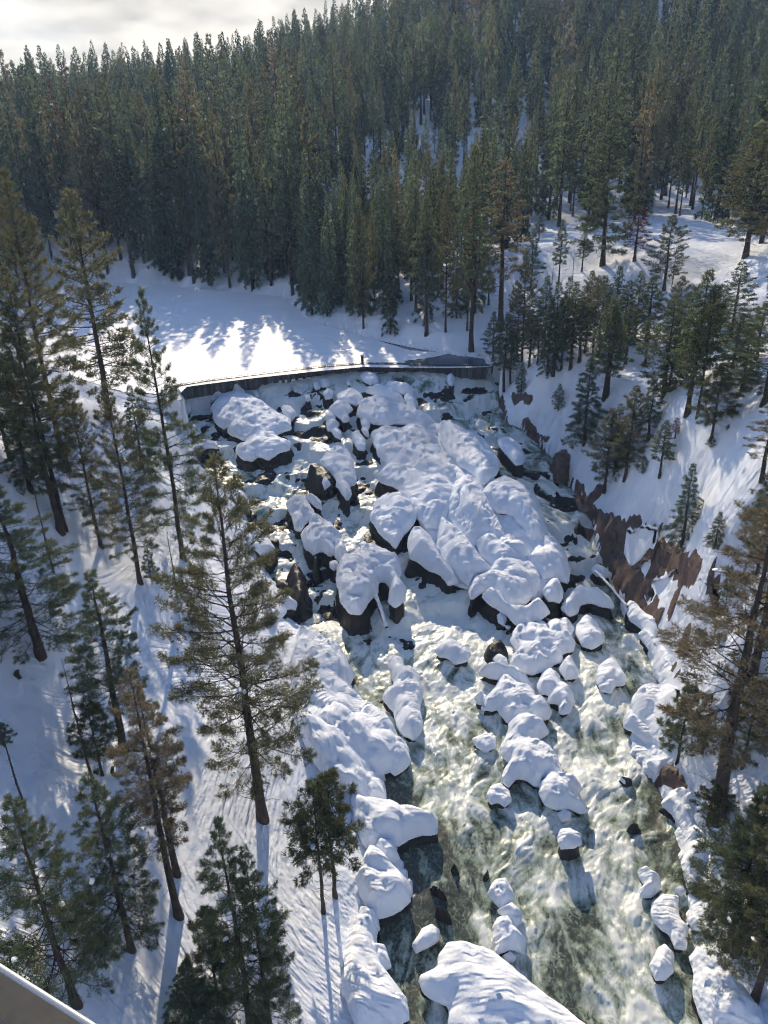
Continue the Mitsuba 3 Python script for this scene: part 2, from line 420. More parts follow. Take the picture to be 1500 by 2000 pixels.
v = np.stack([WXX, WYY, wz], -1).reshape(-1, 3)
i = np.arange(len(wx) * len(wy)).reshape(len(wx), len(wy))
quads = np.stack([i[:-1, :-1], i[1:, :-1], i[1:, 1:], i[:-1, 1:]], -1).reshape(-1, 4)
v, quads, used = keep_faces(v, quads, (sd > -1.6)[:-1, :-1].ravel())
scene['river_water'] = mikit.ply((v, quads), 'water_material', smooth=True, uv=np.stack([mask.ravel(), shallow.ravel()], -1)[used])
labels['river_water'] = {'label': 'white foaming rapids running down between the snowy rocks', 'kind': 'structure'}

# ------------------------------------------------------------------ bedrock that breaks through the water and the snow
CLIFFS = [pixels('E', '170,290 215,400 240,560 300,700 400,850 470,960 560,1020 640,1060 600,960 520,860 440,740 340,640 300,560 260,420'), pixels('E', '20,90 60,150 130,180 160,230 200,210 215,155 255,170 260,205 190,262 165,282 100,240 50,180'),
    pixels('E', '165,285 230,330 300,360 380,390 480,385 560,420 640,445 625,478 520,440 415,440 400,540 340,600 290,612 230,560 210,520 190,400'),
    pixels('E', '290,612 340,600 420,640 480,700 520,760 560,800 620,850 540,850 500,900 620,1030 560,1015 470,960 430,830 340,740 250,650'),
    pixels('E', '620,540 720,580 800,660 900,720 920,760 1010,800 1020,845 930,842 820,760 740,730 650,740 560,640 490,680 500,610 585,612'),
    pixels('G', '440,1300 490,1258 527,1290 520,1370 480,1372 450,1340'), pixels('G', '298,1103 360,1150 435,1185 420,1212 380,1192 310,1132'),
    pixels('G', '118,900 160,930 205,1000 222,1060 210,1110 185,1060 150,960'), pixels('G', '250,970 300,985 345,1005 335,1020 270,1020'),
    pixels('E', '705,905 760,900 715,925 705,1020 760,1080 830,1130 800,1160 740,1110 700,1050'), pixels('E', '705,1300 760,1380 755,1392 700,1330'),
    pixels('F', '240,690 270,655 330,680 385,770 375,790 300,730 270,750'), pixels('B', '210,690 265,722 240,722')]
crag = np.full(RX.shape, -9.0)
for poly in CLIFFS:
    q = hit(poly[:, 0], poly[:, 1], ground)
    crag = np.maximum(crag, signed(shapely.Polygon(q[:, :2]).buffer(0)))
crag = raster(crag)


def bedrock(x, y):
    sd_, z = river_sd(x, y), ground(x, y)
    c = crag(x, y)
    lump = meshkit.fbm(np.stack([x * .5, y * .5, z * .7], -1), octaves=4, seed=41) - .5
    ridge = .5 - np.abs(fbm2(x * .35, y * .35, 42, 3) - .5) * 3
    out = z + np.where(c > -3, 1.0 * np.clip(c + .30, -1.5, .9) + .95 * lump - .06, -1.2)
    water = WATER(x, y)
    steep = np.clip(water - level(x, y), -1, 1)
    falls = smooth(3.8, 5.5, level(x, y))
    bed = water - .62 + .20 * falls + (1.9 + .5 * falls) * (lump + .12 * ridge) + .22 * np.abs(steep) - .35 * smooth(2.0, 3.6, sd_) * smooth(4, 2, level(x, y))
    return np.where(sd_ > -.4, np.maximum(bed, np.where(c > -1, out, -99)), out)


bx, by = np.arange(-40, 48, .27), np.arange(22, 126, .3)
v, quads = sheet_mesh(bx, by, bedrock)
shown = v[:, 2] > np.where(river_sd(v[:, 0], v[:, 1]) > 0, WATER(v[:, 0], v[:, 1]) - .6, ground(v[:, 0], v[:, 1]) - .25)
keep = shown[quads].any(axis=1)
on_cliff = crag(v[:, 0], v[:, 1])[quads].max(axis=1) > -1.2
for name, sel, material, text in (('bedrock', keep & ~on_cliff, 'rock_material', 'dark wet bedrock breaking through the rapids'), ('rock_bank', keep & on_cliff, 'cliff_material', 'bare reddish brown rock showing through the snow of the right bank')):
    vv, ff, _ = keep_faces(v, quads, sel)
    scene[name] = mikit.ply((vv, ff), material, smooth=40)
    labels[name] = {'label': text, 'kind': 'structure'}

# ------------------------------------------------------------------ the frozen pond and the weir
strip = pixels('P', '735,664 800,678 946,701 952,716 880,716 800,716 790,705 850,697 880,690 800,684')
q = at_height(strip[:, 0], strip[:, 1], np.full(len(strip), POND_Z))
OPEN = shapely.Polygon(q[:, :2]).buffer(0)


def flat_mesh(poly, z, step, bump=0.0, seed=0):
    out = []
    for g in getattr(poly, 'geoms', [poly]):
        ring = np.array(g.exterior.segmentize(step).coords)[:-1]
        x0, y0, x1, y1 = g.bounds
        X, Y = np.meshgrid(np.arange(x0, x1, step), np.arange(y0, y1, step))
        pts = np.stack([X.ravel(), Y.ravel()], -1)
        ok = shapely.contains_xy(g.buffer(-step * .5), pts[:, 0], pts[:, 1])
        pts = np.vstack([ring] + [np.array(r.segmentize(step).coords)[:-1] for r in g.interiors] + [pts[ok]])
        tri = Delaunay(pts).simplices
        c = pts[tri].mean(axis=1)
        tri = tri[shapely.contains_xy(g, c[:, 0], c[:, 1])]
        a, b, c = pts[tri[:, 0]], pts[tri[:, 1]], pts[tri[:, 2]]
        cross = (b - a)[:, 0] * (c - a)[:, 1] - (b - a)[:, 1] * (c - a)[:, 0]
        tri[cross < 0] = tri[cross < 0][:, ::-1]
        zz = z + bump * (fbm2(pts[:, 0] * .15, pts[:, 1] * .15, seed) - .5)
        out.append((np.column_stack([pts, zz]), tri))
    n = np.cumsum([0] + [len(o[0]) for o in out])
    return np.vstack([o[0] for o in out]), np.vstack([o[1] + k for o, k in zip(out, n)])


pond_side = POND.buffer(1.5).difference(CREST.buffer(.7))
pond_side = max(getattr(pond_side, 'geoms', [pond_side]), key=lambda g: g.area)
scene['pond_ice'] = mikit.ply(flat_mesh(pond_side.difference(OPEN), POND_Z, 1.5, .10, 51), 'ice_material', smooth=True)
labels['pond_ice'] = {'label': 'smooth snow covered ice of the pond above the weir', 'kind': 'structure'}
scene['pond_water'] = mikit.ply(flat_mesh(OPEN.buffer(.8).union(CREST.buffer(1.1)), POND_Z - .07, 1.0), 'calm_water_material', smooth=True)
labels['pond_water'] = {'label': 'narrow strip of dark open water between the ice and the weir', 'kind': 'structure'}


def curtain_tint(p, n, uv):
    s = mikit.noise(p.x * 3.2, 1.0, p.z * .25) * .6 + mikit.noise(p.x * 9.0, 5.0, p.z * .4) * .4
    return mikit.mix((.016, .024, .032), (.10, .13, .155), mikit.smoothstep(.35, .95, s))


def curtain_height(p, n, uv):
    return .025 * mikit.noise(p.x * 3.2, 1.0, p.z * .3) + .02 * mikit.noise(p.x * 9, 5.0, p.z * .5)


scene['curtain_material'] = {'type': 'bumpmap', 'arbitrary': mikit.proc(curtain_height, eps=.02), 'scale': 1.0, 'bsdf': diffuse_spec(mikit.proc(curtain_tint), .28, .2)}
scene['weathered_timber'] = diffuse_spec((.055, .05, .045), .7, .3)


def along(line, profile, step=.5):
    """A profile (offset towards the camera, height) swept along the line."""
    n = int(line.length / step)
    s = np.linspace(0, line.length, n + 1)
    p = np.array([line.interpolate(a).coords[0] for a in s])
    t = np.gradient(p, axis=0)
    t /= np.linalg.norm(t, axis=1, keepdims=True)
    side = np.stack([t[:, 1], -t[:, 0]], -1)
    prof = np.array(profile, float)
    v = np.concatenate([p[:, None] + side[:, None] * prof[None, :, :1], np.broadcast_to(prof[None, :, 1:], (n + 1, len(prof), 1))], -1)
    m = len(prof)
    i = np.arange((n + 1) * m).reshape(n + 1, m)
    return v.reshape(-1, 3), np.stack([i[:-1, :-1], i[:-1, 1:], i[1:, 1:], i[1:, :-1]], -1).reshape(-1, 4)


WB = 15.4
spill = [(-.9, POND_Z - .05), (-.6, POND_Z + .02), (-.2, POND_Z + .03), (.05, POND_Z), (.22, POND_Z - .12), (.33, POND_Z - .4), (.42, POND_Z - .9), (.52, POND_Z - 1.6), (.62, WB)]
scene['weir__water_curtain'] = mikit.ply(along(CREST, spill), 'curtain_material', smooth=True)
sill = [(-.55, POND_Z - .5), (-.55, POND_Z - .2), (-.5, POND_Z - .12), (-.38, POND_Z - .12), (-.33, POND_Z - .2), (-.33, POND_Z - .5)]
scene['weir__sill'] = mikit.ply(along(CREST, sill), 'weathered_timber', smooth=30)
pc = at_height(np.array([708.0]), np.array([709.0]), np.array([POND_Z]))[0]
post = trimesh.creation.cylinder(.22, 1.5, sections=10)
cap = trimesh.creation.cylinder(.30, .12, sections=10)
cap.apply_translation([0, 0, .8])
post = trimesh.util.concatenate([post, cap])
post.apply_translation(pc + [0, -.2, .45])
scene['weir__post'] = mikit.ply(post, 'weathered_timber', smooth=30)
labels['weir'] = {'label': 'long low curved weir with a dark curtain of water below the frozen pond', 'category': 'weir'}
# ------------------------------------------------------------------ snow covered rocks
def ring_points(poly, step, seed, wobble):
    ring = np.array(poly.exterior.coords)[:-1]
    for _ in range(1):                                        # round the corners
        nxt = np.roll(ring, -1, axis=0)
        ring = np.stack([.82 * ring + .18 * nxt, .18 * ring + .82 * nxt], 1).reshape(-1, 2)
    g = shapely.Polygon(ring).buffer(0)
    g = max(getattr(g, 'geoms', [g]), key=lambda a: a.area)
    line = g.exterior
    n = max(14, int(line.length / step))
    p = np.array([line.interpolate(k / n, normalized=True).coords[0] for k in range(n)])
    if not shapely.LinearRing(p).is_ccw:
        p = p[::-1]
    t = np.roll(p, -1, axis=0) - np.roll(p, 1, axis=0)
    nrm = np.stack([t[:, 1], -t[:, 0]], -1) / (np.linalg.norm(t, axis=1, keepdims=True) + 1e-9)
    w = ((fbm2(p[:, 0] * .9, p[:, 1] * .9, seed, 2) - .5) * 3.4 + (fbm2(p[:, 0] * 2.6, p[:, 1] * 2.6, seed + 1, 2) - .5) * 1.2) * wobble
    p = p + nrm * w[:, None]
    g = shapely.Polygon(p).buffer(0)
    if g.geom_type != 'Polygon' or not shapely.Polygon(p).is_valid:
        g = max(getattr(g, 'geoms', [g]), key=lambda a: a.area)
        p = np.array(g.exterior.coords)[:-1]
        if not shapely.LinearRing(p).is_ccw:
            p = p[::-1]
        t = np.roll(p, -1, axis=0) - np.roll(p, 1, axis=0)
        nrm = np.stack([t[:, 1], -t[:, 0]], -1) / (np.linalg.norm(t, axis=1, keepdims=True) + 1e-9)
    return p, nrm, g


def pillow(poly, field, step, top, skirt, seed, wobble, rough=0.0):
    """A cushion over the outline: top(points, distance to the edge, largest distance) above field, its rim turned under by the skirt (inset, drop) rings."""
    p, nrm, g = ring_points(poly, step, seed, wobble)
    x0, y0, x1, y1 = g.bounds
    X, Y = np.meshgrid(np.arange(x0, x1, step), np.arange(y0, y1, step * .87))
    X = X + (np.arange(X.shape[0]) % 2)[:, None] * step * .5
    q = np.stack([X.ravel(), Y.ravel()], -1)
    edge = g.exterior
    ok = shapely.contains_xy(g, q[:, 0], q[:, 1])
    q = q[ok]
    d = shapely.distance(shapely.points(q), edge) if len(q) else np.zeros(0)
    near = [p - nrm * .12 * step]
    q, d = q[d > step * .75], d[d > step * .75]
    pts = np.vstack([p, near[0], q]) if len(q) else np.vstack([p, near[0]])
    dist = np.concatenate([np.zeros(len(p)), np.full(len(p), .12 * step), d])
    tri = Delaunay(pts).simplices
    c = pts[tri].mean(axis=1)
    tri = tri[shapely.contains_xy(g.buffer(.02 * step), c[:, 0], c[:, 1])]
    a, b, c = pts[tri[:, 0]], pts[tri[:, 1]], pts[tri[:, 2]]
    cross = (b - a)[:, 0] * (c - a)[:, 1] - (b - a)[:, 1] * (c - a)[:, 0]
    tri[cross < 0] = tri[cross < 0][:, ::-1]
    tri = tri[np.abs(cross) > 1e-9]
    z = field(pts[:, 0], pts[:, 1]) + top(pts, dist, max(dist.max(), step))
    v, f = [np.column_stack([pts, z])], [tri]
    n, first, last = len(p), np.arange(len(p)), len(pts)
    zr = z[:n]
    for inset, drop in skirt:
        jag = rough * (meshkit.fbm(np.column_stack([p * 1.5, zr - drop]), octaves=3, seed=seed) - .5) * 2 if rough else 0
        v.append(np.column_stack([p - nrm * (inset + jag)[..., None] if rough else p - nrm * inset, zr - drop]))
        ring = last + np.arange(n)
        f += [np.stack([first, ring, np.roll(ring, -1)], -1), np.stack([first, np.roll(ring, -1), np.roll(first, -1)], -1)]
        first, last = ring, last + n
    return np.vstack(v), np.vstack(f)


def snow_top(hs, dome, lump, seed):
    def top(p, d, dm):
        R = min(1.1, max(dm, .25))
        t = np.clip(d / R, 0, 1)
        z = hs * np.sqrt(np.clip(1 - (1 - t) ** 2, 0, 1)) + dome * np.clip(d / dm, 0, 1) ** .8
        inner = np.clip(d / .8, 0, 1)
        z += inner * (.95 * min(dm / 2.0, 1.0) * (fbm2(p[:, 0] * .45, p[:, 1] * .45, seed + 3, 3) - .5) + .30 * (fbm2(p[:, 0] * 1.5, p[:, 1] * 1.5, seed + 4, 2) - .5) - .24 * min(dm / 1.2, 1) * np.clip(.28 - np.abs(2 * fbm2(p[:, 0] * .7, p[:, 1] * .7, seed + 5, 2) - 1), 0, 1) / .28)
        if lump:
            r_ = np.random.default_rng(seed)
            lo, hi = p.min(axis=0), p.max(axis=0)
            n = int(np.clip((hi - lo).prod() / (lump * lump * .55), 3, 400))
            c = lo + r_.random((n, 2)) * (hi - lo)
            rad = lump * (.6 + .6 * r_.random(n))
            dd, k = cKDTree(c).query(p, k=min(4, n))
            k = k.reshape(len(p), -1)
            dd = dd.reshape(len(p), -1)
            b = np.sqrt(np.clip(1 - (dd / rad[k]) ** 2, 0, 1)) * rad[k] * .55
            z += (b.max(axis=1)) * np.clip(d / .5, .15, 1)
        return z
    return top


def rock_top(height, seed, crown=.2):
    def top(p, d, dm):
        t = np.clip(d / min(.55, max(dm * .5, .1)), 0, 1)
        return height * t ** .55 + (fbm2(p[:, 0] * 1.4, p[:, 1] * 1.4, seed + 9, 4) - .5) * .7 * np.minimum(t + .2, 1) * min(height, .9) + crown * np.clip(d / dm, 0, 1)
    return top


SEED = [100]


def entry(key, mesh, material, smooth_):
    scene[key] = mikit.ply(mesh, material, smooth=smooth_)


def numbered(base, table):
    if base not in table:
        return base
    k = 1
    while f'{base}_{k:03d}' in table:
        k += 1
    return f'{base}_{k:03d}'


BASES = {'W': level, 'T': None}


def rock(name, label, category, polys, hb=.7, hs=.45, dome=.3, lump=0.0, base='W', bare=(), group=None, spread_=.15, stone='rock_material'):
    """A rock of its own with the snow that lies on it: every outline in polys is one cushion of snow; bare outlines are rock that stays uncovered."""
    hb *= .78
    key = numbered(name, labels)
    labels[key] = {'label': label, 'category': category}
    if group:
        labels[key]['group'] = group
    field = level if base == 'W' else ground
    seat_field = (lambda x, y: level(x, y)) if base == 'W' else raw_soft
    vs, fs, n = [], [], 0
    for j, poly in enumerate(list(polys) + list(bare)):
        SEED[0] += 7
        covered = j < len(polys)
        lift = hb if covered or not polys else hb * .35
        under = name == 'central_outcrop' and j == 0
        lift = .35 if under else lift
        q = hit(poly[:, 0], poly[:, 1], seat_field, lift)
        g = shapely.Polygon(q[:, :2]).buffer(0)
        g = max(getattr(g, 'geoms', [g]), key=lambda a: a.area)
        size = math.sqrt(g.area)
        step = float(np.clip(size / 13, .09, .30))
        dist = np.hypot(*q[:, :2].mean(axis=0))
        step = max(step, dist * .0022)
        if covered:
            g = g.buffer(min(.16, size * .05))
            k = numbered(f'{key}__snow_cap', scene)
            cap = pillow(g, lambda x, y: seat_field(x, y) + lift, step, snow_top(hs * min(1, size / 2.2 + .25), dome * min(1, size / 3) * (0 if under else 1), lump, SEED[0]), [(-.03, .06), (.0, .16), (.10, .26), (.3, .32), (.6 * min(1, size / 3), .36)], SEED[0], .10 * min(1, size / 3))
            entry(k, cap, 'snow_material', True)
        rg = g.buffer(-.10 if covered else 0.0)
        rg = rg if rg.area > .15 * g.area else g
        rg = max(getattr(rg, 'geoms', [rg]), key=lambda a: a.area)
        deep = 1.3 if base == 'W' else .9
        rk = pillow(rg, lambda x, y: seat_field(x, y) + lift - .25 - (hb if covered else hb * .4), max(step, .16), rock_top(hb + (0 if covered else .5), SEED[0]), [(-spread_ * .6, .18), (-spread_, .38), (-spread_ * 1.4, .6), (-spread_ * 1.8, .85), (-spread_ * 2, deep)], SEED[0] + 1, .16 * min(1, size / 3), rough=.45 * min(1, size / 3))
        vs.append(rk[0])
        fs.append(rk[1] + n)
        n += len(rk[0])
    entry(f'{key}__rock', (np.vstack(vs), np.vstack(fs)), stone, 35)
    return key


def raw_soft(x, y):
    z = raw(x, y)
    sd_ = np.where(near_river(np.asarray(x), np.asarray(y)), river_sd(x, y), -99)
    lv = level(x, y)
    t = np.clip((-sd_) / 4.0, 0, 1)
    return np.where(sd_ > -4, lv + .3 + (np.maximum(z, lv + .5) - lv - .3) * t, z)


def px(frame, *flats):
    return [pixels(frame, s) for s in flats]


SR, SB = 'snowy boulder', 'rock outcrop'
# below the weir
rock('snow_covered_slab', 'broad ripple-topped snowy slab at the upper left of the falls', SB, px('A', '285,390 330,335 400,320 470,335 540,375 600,420 665,450 670,490 600,515 600,545 665,560 660,590 610,605 560,640 510,620 480,645 440,640 405,605 410,580 445,570 460,550 380,520 365,500 390,470 340,490 300,455'), hb=1.0, hs=.6, dome=.9)
rock('snowy_boulder', 'pair of snow humps just above the broad upper left slab', SR, px('A', '245,330 290,265 330,260 390,290 440,310 435,330 370,320 310,350 260,345'), hb=.8, dome=.5, lump=.9)
rock('snowy_boulder', 'round snow mound on the left bank below the left end of the weir', SR, px('A', '40,285 110,278 185,300 190,340 150,352 120,340 60,320', '100,380 180,375 175,415 120,412'), hb=.5, hs=.7, dome=.5)
rock('snowy_boulder', 'small pointed snow lump in foam left of the broad upper slab', SR, px('A', '175,470 205,478 232,510 200,522 178,515'), hb=.5, hs=.5, dome=.9)
rock('snowy_boulder', 'low snow cap with a dark hollow beneath it, nearest the left bank trees', SR, px('A', '190,585 230,550 300,560 312,585 262,580 225,605 195,610'), hb=.8, dome=.3)
rock('snowy_boulder', 'oval snow cap right of the broad upper left slab', SR, px('A', '625,390 665,385 695,420 675,450 640,425'), hb=.9)
rock('snowy_boulder', 'two little snow caps side by side in the foam under the weir', SR, px('A', '810,265 840,255 862,270 850,288 820,285', '780,272 803,268 815,293 790,300'), hb=.5)
rock('snowy_boulder', 'rounded snow cap directly below the weir post', SR, px('A', '1010,235 1050,220 1085,235 1095,265 1060,275 1030,260'), hb=.7, dome=.4)
rock('snowy_boulder', 'small snow cap below the two little caps under the weir', SR, px('A', '830,320 850,300 875,315 870,340 840,345'), hb=.6)
rock('snowy_boulder', 'tiny snow dot in the foam in the middle below the weir', SR, px('A', '740,335 760,330 768,350 748,358'), hb=.5)
rock('snowy_boulder', 'tiny snow dot nearest the weir, left of its post', SR, px('A', '940,262 960,260 965,275 945,277'), hb=.4)
rock('snowy_boulder', 'tiny snow dot above the right shoulder of the upper left slab', SR, px('A', '488,315 505,312 515,335 498,342'), hb=.5)
rock('snowy_boulder', 'double snow hump in the middle of the upper rapids', SR, px('A', '860,395 890,365 950,370 965,400 945,420 955,450 930,455 900,430 880,415', '900,330 960,305 1010,325 1020,350 990,375 950,365 910,355'), hb=.9, dome=.4)
rock('snowy_boulder', 'column of three small snow caps below the double hump', SR, px('A', '840,425 870,415 888,440 860,452 840,445', '845,462 885,450 905,470 890,493 850,500', '868,502 890,495 915,508 915,540 885,530'), hb=.8, dome=.3)
rock('snow_covered_slab', 'flat snowy slab with humps behind it below the weir post', SB, px('A', '1000,390 1020,360 1080,340 1150,365 1230,385 1290,410 1350,440 1375,470 1320,480 1250,470 1180,460 1140,470 1070,465 1020,440 995,425', '1040,310 1100,290 1140,300 1200,330 1220,360 1200,385 1150,352 1090,325', '1135,280 1190,275 1255,295 1268,320 1215,320 1160,302', '1225,337 1265,335 1290,370 1280,392 1240,378'), hb=1.0, hs=.6, dome=.6)
rock('snowy_boulder', 'two small snow caps in the gap left of the great central outcrop', SR, px('A', '1010,450 1040,445 1055,470 1050,490 1020,485', '1015,497 1045,492 1050,530 1030,520'), hb=.8)
rock('snowy_boulder', 'tall narrow snow cap at the top left corner of the central outcrop', SR, px('A', '970,520 1000,505 1035,555 1030,595 1000,590 975,550'), hb=.9, dome=.4)
rock('craggy_rock', 'steep dark crag with snow trailing down its front in the upper falls', SB, px('A', '815,655 850,610 900,590 945,600 970,650 985,730 980,760 950,770 960,810 945,835 920,800 895,770 900,745 870,710 830,690', '820,745 845,735 862,765 835,785'), hb=1.9, dome=.6, bare=px('A', '745,700 800,690 870,720 900,780 860,800 790,790'), spread_=.3)
rock('snowy_boulder', 'hooded snow cap leaning over dark rock in the middle of the falls', SR, px('A', '650,860 690,820 740,840 780,900 780,930 740,945 715,985 695,980 685,930 660,880', '740,830 775,820 815,850 820,885 790,870'), hb=1.3, dome=.6)
rock('snowy_boulder', 'wide lobed snow cap above the big overhung boulder', SR, px('A', '725,1010 760,975 770,935 810,930 870,970 905,1010 900,1040 880,1060 890,1100 860,1110 820,1085 780,1105 740,1070', '880,1060 910,1045 935,1075 945,1120 920,1155 890,1120'), hb=1.2, dome=.6, lump=.9)
rock('snowy_boulder', 'little snow knob on the upper left edge of the big overhung boulder', SR, px('A', '862,1145 895,1140 905,1165 880,1180 862,1165'), hb=1.6)
rock('snowy_boulder', 'small snow cap behind the top of the big overhung boulder', SR, px('A', '1005,1055 1030,1045 1052,1065 1040,1085 1015,1080'), hb=1.0)
rock('snowy_boulder', 'snow cap on a dark wet rock right behind the tall lone pine', SR, px('A', '485,1070 520,1035 560,1035 592,1080 575,1110 545,1125 510,1090'), hb=1.0, dome=.5)
rock('overhung_boulder', 'big dark boulder with thick snow hanging over its hollow face', SR, px('A', '900,1180 920,1150 1000,1120 1015,1090 1080,1095 1150,1120 1195,1150 1205,1200 1190,1230 1225,1280 1220,1330 1180,1360 1150,1340 1160,1270 1130,1230 1095,1240 1085,1290 1050,1330 1010,1395 960,1390 920,1340 910,1280 895,1230'), hb=2.6, hs=.7, dome=.7, lump=1.2, spread_=.25)
rock('bare_rock', 'dark bare rock rib splitting the falls left of the overhung boulder', 'rock', [], hb=.8, bare=px('A', '650,1180 700,1150 740,1200 755,1300 740,1370 690,1360 670,1280'), spread_=.2)
rock('bare_rock', 'small dark rock tooth beside the left edge of the overhung boulder', 'rock', [], hb=1.0, bare=px('A', '780,1140 805,1145 808,1185 785,1190'))
rock('snowy_boulder', 'snow cap on the left bank at the foot of the falls', SR, px('A', '540,1365 600,1320 650,1310 695,1340 690,1370 650,1360 630,1400 580,1410'), hb=1.2, dome=.4, base='T')
rock('snowy_boulder', 'snow lumps on the left bank hidden partly by the lone pine top', SR, px('A', '440,960 490,952 520,990 500,1032 465,1045', '380,770 440,810 470,860 465,890 430,870 395,830'), hb=.8, dome=.4, base='T')
# the great outcrop in the middle
rock('central_outcrop', 'great snow covered rock outcrop filling the middle of the falls', SB, px('B', '75,515 215,495 320,488 440,475 600,545 685,660 640,745 790,772 870,840 920,1000 1000,1090 1025,1230 960,1240 900,1300 880,1330 740,1345 600,1280 540,1270 440,1240 390,1190 345,1120 335,1000 290,930 240,830 110,740 130,690 100,620', '70,515 130,490 215,495 240,480 320,490 370,520 400,570 430,640 470,700 440,740 330,725 230,700 150,675 125,640 100,620 80,560',
    '380,480 440,475 530,510 600,545 650,600 685,660 680,700 640,740 610,760 560,710 500,670 440,610 400,550', '90,725 150,668 230,690 330,720 430,740 470,790 440,880 420,920 390,970 330,970 290,920 250,830 180,770 110,750',
    '60,930 90,850 140,820 230,820 270,870 280,920 260,965 215,1010 180,1070 140,1030 100,990', '470,770 520,730 580,750 610,800 650,900 690,970 720,1050 640,1040 580,1030 560,1070 520,1050 500,990 450,920 440,860',
    '590,830 640,770 710,735 790,770 860,830 880,900 920,1000 900,1040 830,1010 800,960 740,900 680,900 640,860', '245,1050 260,1000 300,985 340,1020 370,1060 400,1130 450,1180 480,1240 440,1250 400,1200 350,1180 300,1140 255,1120',
    '400,930 500,1000 560,1080 590,1120 650,1180 560,1190 540,1250 480,1200 420,1150 390,1050', '575,1050 620,1020 720,1035 800,1060 830,1090 800,1130 850,1160 880,1220 860,1300 810,1345 740,1340 690,1300 640,1260 590,1290 550,1320 540,1280 570,1230 640,1200 660,1160 600,1110',
    '870,1060 900,1025 960,1040 1000,1090 1030,1180 1020,1240 960,1220 900,1220 880,1180 830,1130 860,1100', '900,1290 930,1245 980,1240 1000,1290 980,1335 930,1330', '610,1310 650,1290 700,1310 720,1370 800,1390 880,1330 900,1360 930,1390 880,1420 840,1420 820,1455 770,1440 720,1390 640,1340'), hb=1.5, hs=.6, dome=.9, spread_=.25)
rock('snowy_boulder', 'two small snow balls at the lower tip of the great central outcrop', SR, px('B', '680,1405 705,1385 725,1415 710,1450 685,1435', '715,1455 745,1460 730,1470'), hb=.5)
rock('snowy_boulder', 'snow cap on the dark boulder at the head of the right hand channel', SR, px('B', '685,555 740,545 790,580 808,630 800,660 770,665 740,630 700,590'), hb=1.7, dome=.4)
rock('snowy_boulder', 'small snow lump amid the shaded falls below the right end of the weir', SR, px('B', '435,240 455,228 470,250 460,280 440,275'), hb=.8, dome=.5)
rock('snowy_boulder', 'bent snow ridge lying across the right channel below its steep chute', SR, px('B', '995,1370 1050,1290 1080,1265 1110,1280 1170,1280 1230,1330 1240,1360 1200,1355 1130,1335 1080,1350 1060,1390 1030,1400'), hb=.7, dome=.5)
rock('snowy_boulder', 'flat snow cap beside the upper end of the fallen log', SR, px('B', '1140,1180 1160,1160 1200,1175 1235,1205 1200,1218 1160,1205'), hb=.6)
rock('snowy_boulder', 'egg shaped snow cap at the top of the lower right channel', SR, px('C', '1068,180 1110,138 1150,160 1190,215 1192,255 1140,288 1100,272 1068,220'), hb=.7, dome=.8)
# the lower rapids
rock('snowy_boulder', 'wide snow cap on a dark boulder above the small middle fall', SR, px('C', '378,300 420,253 460,248 512,280 542,320 530,345 470,357 440,330 400,325'), hb=.9, dome=.5)
rock('snow_covered_ridge', 'long tapering ridge of snow beside the pale green chute', SB, px('C', '150,340 180,333 212,350 215,400 250,385 285,420 312,500 292,560 300,600 307,680 270,733 230,712 195,660 180,610 150,570 123,525 135,500 180,480 170,430 160,380'), hb=1.0, hs=.6, dome=.8)
rock('lumpy_outcrop', 'lumpy pillowed snow mass on rocks right of the dark bare boulder', SB, px('C', '750,250 765,210 830,190 890,200 960,168 1010,163 1042,190 1032,235 1052,270 1042,302 990,312 985,352 940,367 930,392 890,397 850,412 790,402 748,370 760,330 790,320 758,290', '985,392 1010,350 1040,348 1072,405 1067,432 1010,442'), hb=.8, hs=.4, dome=.5, lump=1.1)
rock('bare_boulder', 'dark bare boulder with one patch of snow on its front', 'boulder', px('C', '660,340 680,308 722,340 727,367 690,374'), hb=.9, hs=.25, bare=px('C', '608,300 640,268 700,263 735,305 742,370 685,390 620,355'))
rock('snowy_boulder', 'small snow cap tucked behind the lumpy pillowed outcrop', SR, px('C', '855,175 880,158 917,170 912,187 870,192'), hb=.7)
rock('snowy_ridge', 'winding chain of snow humps down the middle of the lower rapids', SB, px('C', '592,412 640,392 700,388 762,410 792,430 832,460 847,490 810,482 780,472 740,442 690,442 640,432', '665,500 690,455 740,442 790,488 850,500 862,540 902,560 937,600 927,632 880,642 840,622 800,642 760,662 720,642 690,602 700,572 650,592 608,587 625,540', '568,535 595,515 622,535 617,562 585,562',
    '735,665 770,640 840,640 900,650 922,700 890,722 840,752 800,762 870,762 930,782 970,832 982,880 1007,922 950,912 900,902 870,952 820,922 760,912 730,955 703,932 720,880 750,852 708,820 708,770 735,722', '885,960 930,905 1000,930 1040,920 1077,970 1072,1012 1030,1002 1050,1030 1112,1082 1080,1092 1030,1062 970,1067 920,1052 888,1000'), hb=.9, hs=.45, dome=.5, lump=1.1)
rock('snowy_boulder', 'hooked snow cap right of the top of the winding chain', SR, px('C', '875,480 900,420 940,403 977,430 982,470 1010,470 1042,520 1027,602 990,602 980,557 930,552 935,512 890,510'), hb=.8, lump=.8)
rock('snowy_boulder', 'mitten shaped snow cap over dark rock in the right channel', SR, px('C', '1163,440 1180,380 1220,350 1260,365 1302,430 1292,460 1245,462 1230,502 1190,492'), hb=.9, dome=.5)
rock('snowy_boulder', 'lone snow cap left of the winding chain of humps', SR, px('C', '558,735 620,710 667,730 667,767 620,792 580,767'), hb=.8, dome=.3)
rock('snowy_boulder', 'rounded snow cap with a bitten lower edge below the lone cap', SR, px('C', '630,1010 650,970 690,955 732,990 742,1030 715,1057 680,1032 650,1042'), hb=.9, dome=.3)
rock('snowy_boulder', 'snowball sized cap at the foot of the winding chain', SR, px('C', '975,1100 1000,1080 1037,1095 1032,1122 995,1132'), hb=.6)
